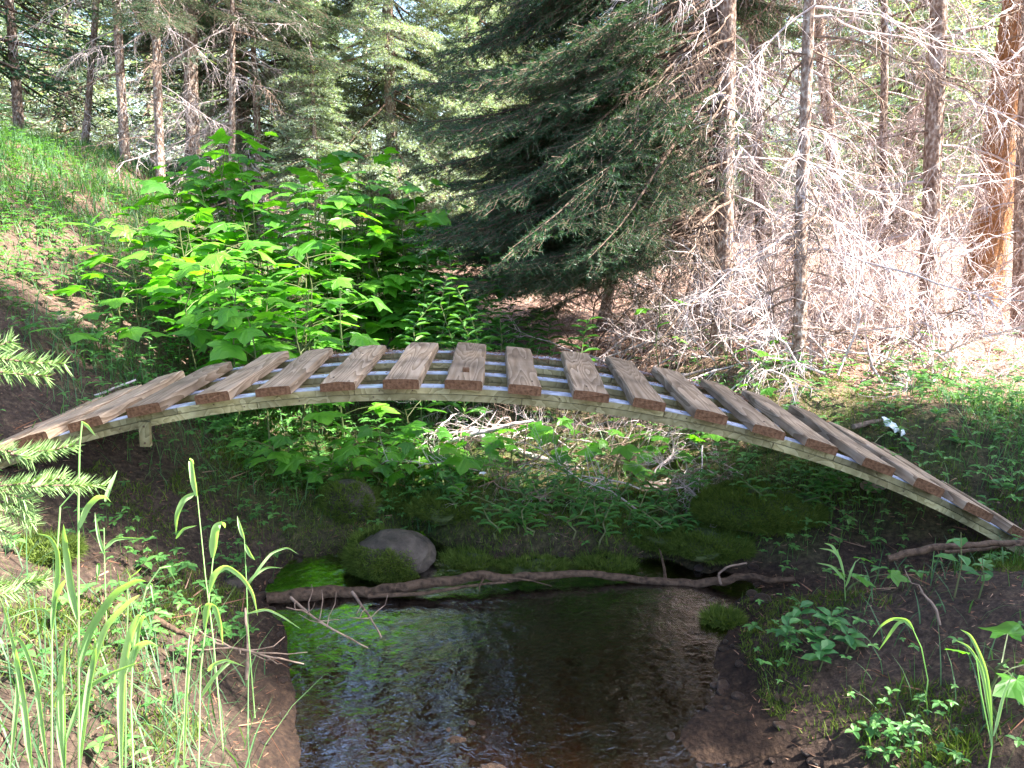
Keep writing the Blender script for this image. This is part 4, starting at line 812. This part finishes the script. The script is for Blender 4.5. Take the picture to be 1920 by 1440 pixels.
SL = ['seedling under the rail beside the grey lichen spotted log', 'seedling just left of the lichen spotted log', 'seedling below the rail where the mossy right bank rises', 'seedling behind the rail below the pale scrap', 'seedling right behind the lower planks, nearest the pale scrap', 'seedling in the clearing grass right of the pale scrap', 'seedling between the pale scrap and the bridge foot', 'seedling on bare soil beside the last planks', 'seedling in the grass above the bridge foot', 'seedling in the brush just under the rail right of the middle']
for k, (px, py, Yd) in enumerate([(1350, 830, 3.9), (1400, 850, 3.8), (1500, 880, 3.6), (1440, 820, 4.0), (1700, 860, 3.7), (1750, 840, 3.8), (1790, 870, 3.6), (1850, 930, 3.2), (1880, 900, 3.3), (1300, 880, 3.9)]):
    ovate_plant(px, py, Yd, None, 7, .06, 'light green '+SL[k], 40+k)
# ------------------------------------------------------------------ uncountable cover
def scatter(n, xr, yr, f):
    x = rng.uniform(*xr, n); y = rng.uniform(*yr, n); keep = rng.random(n) < f(x, y); x, y = x[keep], y[keep]; return x, y, H(x, y)
def inview(x, y, m=.6): return (np.abs(x) < .66*y+m)
dist = lambda x, y: np.clip(2.4/np.maximum(y, 2.4), 0, 1)**1.5
clump = lambda x, y, s, t: sstep(t-.06, t+.1, fbm(x*s, y*s, 3))
# grass on the left slope, the crest and the right clearing
mb = MB()
def g_mask(x, y):
    left = sstep(.9, 1.7, -x)*sstep(3.1, 3.8, y)*(.2+1.1*clump(x, y, 1.9, -.02))*(1-.8*mound(x, y, -2.5, 4.6, .4, .6, 1))*1.5*(1-.85*sstep(-2.2, -1.7, x)*(1-sstep(3.9, 4.6, y)))
    crest = sstep(2.2, 3.4, -x)*sstep(6, 7.5, y)
    right = sstep(1.9, 2.6, x)*sstep(3.1, 3.5, y)*(1-sstep(4.2, 5, y))*(.4+.6*clump(x, y, 2, .0))
    fgl = sstep(.45, .8, -x)*(1-sstep(1.9, 2.6, y))*.22
    mid = sstep(3.4, 3.9, y)*(1-sstep(4.8, 6, y))*(np.abs(x) < 1.6)*.13
    rb = sstep(1.0, 1.4, x)*(1-sstep(2.6, 3.2, y))*.08
    return np.clip(left+crest+right+fgl+mid+rb, 0, 1)*dist(x, y)*inview(x, y)*(H(x, y) > .03)
x, y, z = scatter(760000, (-9, 8), (1, 13), g_mask); n = len(x); print('grass', n)
far = np.clip(y/5, .7, 1.8)
blades(mb, np.stack([x, y, z-.01], -1), rng.uniform(.06, .22, n)*np.where(y > 6, 1.25, 1)*np.where((y < 2.2) & (x < 0), 1.7, 1), rng.uniform(.003, .008, n)*far, rng.uniform(0, 6.28, n), rng.uniform(.05, .5, n), rng.uniform(.1, .9, n))
obj('grass', mb.mesh('grass', M['grass']), kind='stuff', label='short green grass on both banks', cat='grass')
# leafy herbs
mb = MB()
def h_mask(x, y):
    left = sstep(.9, 1.3, -x)*sstep(2.0, 2.6, y)*(.3+.8*clump(x, y, 2.3, -.03))*np.where((y < 3.5) & (x < -1.05), .2, 1)*(.35+.95*sstep(3.6, 4.4, y))
    mid = sstep(3.35, 3.6, y)*(1-sstep(5.5, 7, y))*(np.abs(x+.1) < 1.8)*(.15+.85*clump(x, y, 2.6, .0))*1.1*(1-.8*sstep(-.4, .0, x)*sstep(3.95, 4.2, y))
    right = sstep(1.0, 1.3, x)*sstep(3.0, 3.4, y)*(1-sstep(4.6, 5.4, y))*(.35+.65*clump(x, y, 2, -.02))*1.1
    rb = sstep(.85, 1.0, x)*(1-sstep(3, 3.4, y))*(.03+.5*clump(x, y, 2.6, .09))
    ll = sstep(.75, .95, -x)*(1-sstep(3.2, 3.5, y))*clump(x, y, 2.8, .0)*.45*(.4+.6*sstep(1.9, 2.4, y))
    return np.clip(left+mid+right+rb+ll, 0, 1)*dist(x, y)*inview(x, y)*(H(x, y) > .02)
x, y, z = scatter(105000, (-6, 5), (1.6, 9), h_mask); n = len(x); print('herbs', n)
hh = rng.uniform(.03, .13, n)*np.where((rng.random(n) < .2) & (y > 3.4), 2.1, 1); st = rng.uniform(0, 6.28, n); dx = rng.normal(0, .015, n); dy = rng.normal(0, .015, n); S = rng.uniform(.013, .03, n)*np.where(y > 3.9, 1.35, 1)*np.where(rng.random(n) < .12, 1.5, 1)
needles(mb, np.stack([x, y, z-.01], -1), np.stack([dx, dy, hh+.01], -1), hh+.02, .0025)
for k in range(4):
    a = st+k*1.57+rng.normal(0, .25, n); d = np.stack([np.cos(a), np.sin(a), 0*a], -1)
    leaflets(mb, np.stack([x+dx, y+dy, z+hh], -1), d, S*rng.uniform(.8, 1.2, n), S*.62, rng.uniform(-.3, .35, n))
obj('undergrowth', mb.mesh('undergrowth', M['herb']), kind='stuff', label='low leafy herbs covering the banks', cat='undergrowth')
# moss
mb = MB()
def m_mask(x, y):
    return np.clip(sstep(3.3, 3.5, y)*(1-sstep(4.6, 5.2, y))*(np.abs(x-.3) < 1.8)*(.3+.7*clump(x, y, 2.2, -.05))+clump(x, y, 2.5, .03)*.7*(y < 3.4)*(np.abs(x) > .85), 0, 1)*dist(x, y)**.8*inview(x, y, .3)*(H(x, y) > .01)
x, y, z = scatter(420000, (-2.2, 2.4), (1.8, 5.2), m_mask); n = len(x); print('moss', n)
needles(mb, np.stack([x, y, z-.004], -1), np.stack([rng.normal(0, .6, n), rng.normal(0, .6, n), np.ones(n)], -1), rng.uniform(.012, .035, n)*(1+1.2*sstep(.0, .25, fbm(x*6, y*6, 2))), .0045)
obj('moss', mb.mesh('moss', M['moss']), kind='stuff', label='olive green moss on the creek banks', cat='moss')
# needle litter and twig bits
mb = MB()
def l_mask(x, y):
    return np.clip(.35+cover(x, y, 1)[1], 0, 1)*dist(x, y)**.7*inview(x, y, .5)*(H(x, y) > .0)
x, y, z = scatter(330000, (-7, 7), (1.2, 11), l_mask); n = len(x); print('litter', n); a = rng.uniform(0, 6.28, n)
big = rng.random(n) < .06
needles(mb, np.stack([x, y, z+.003], -1), np.stack([np.cos(a), np.sin(a), rng.normal(.08, .25, n)], -1), np.where(big, rng.uniform(.05, .16, n), rng.uniform(.015, .04, n)), np.where(big, .006, .003)*np.clip(y/3.5, 1, 2))
obj('litter', mb.mesh('litter', M['litter']), kind='stuff', label='fallen needles and twig bits on the forest floor', cat='litter')
print('objects', len(bpy.data.objects), 'tris', sum(len(m.polygons) for m in bpy.data.meshes))
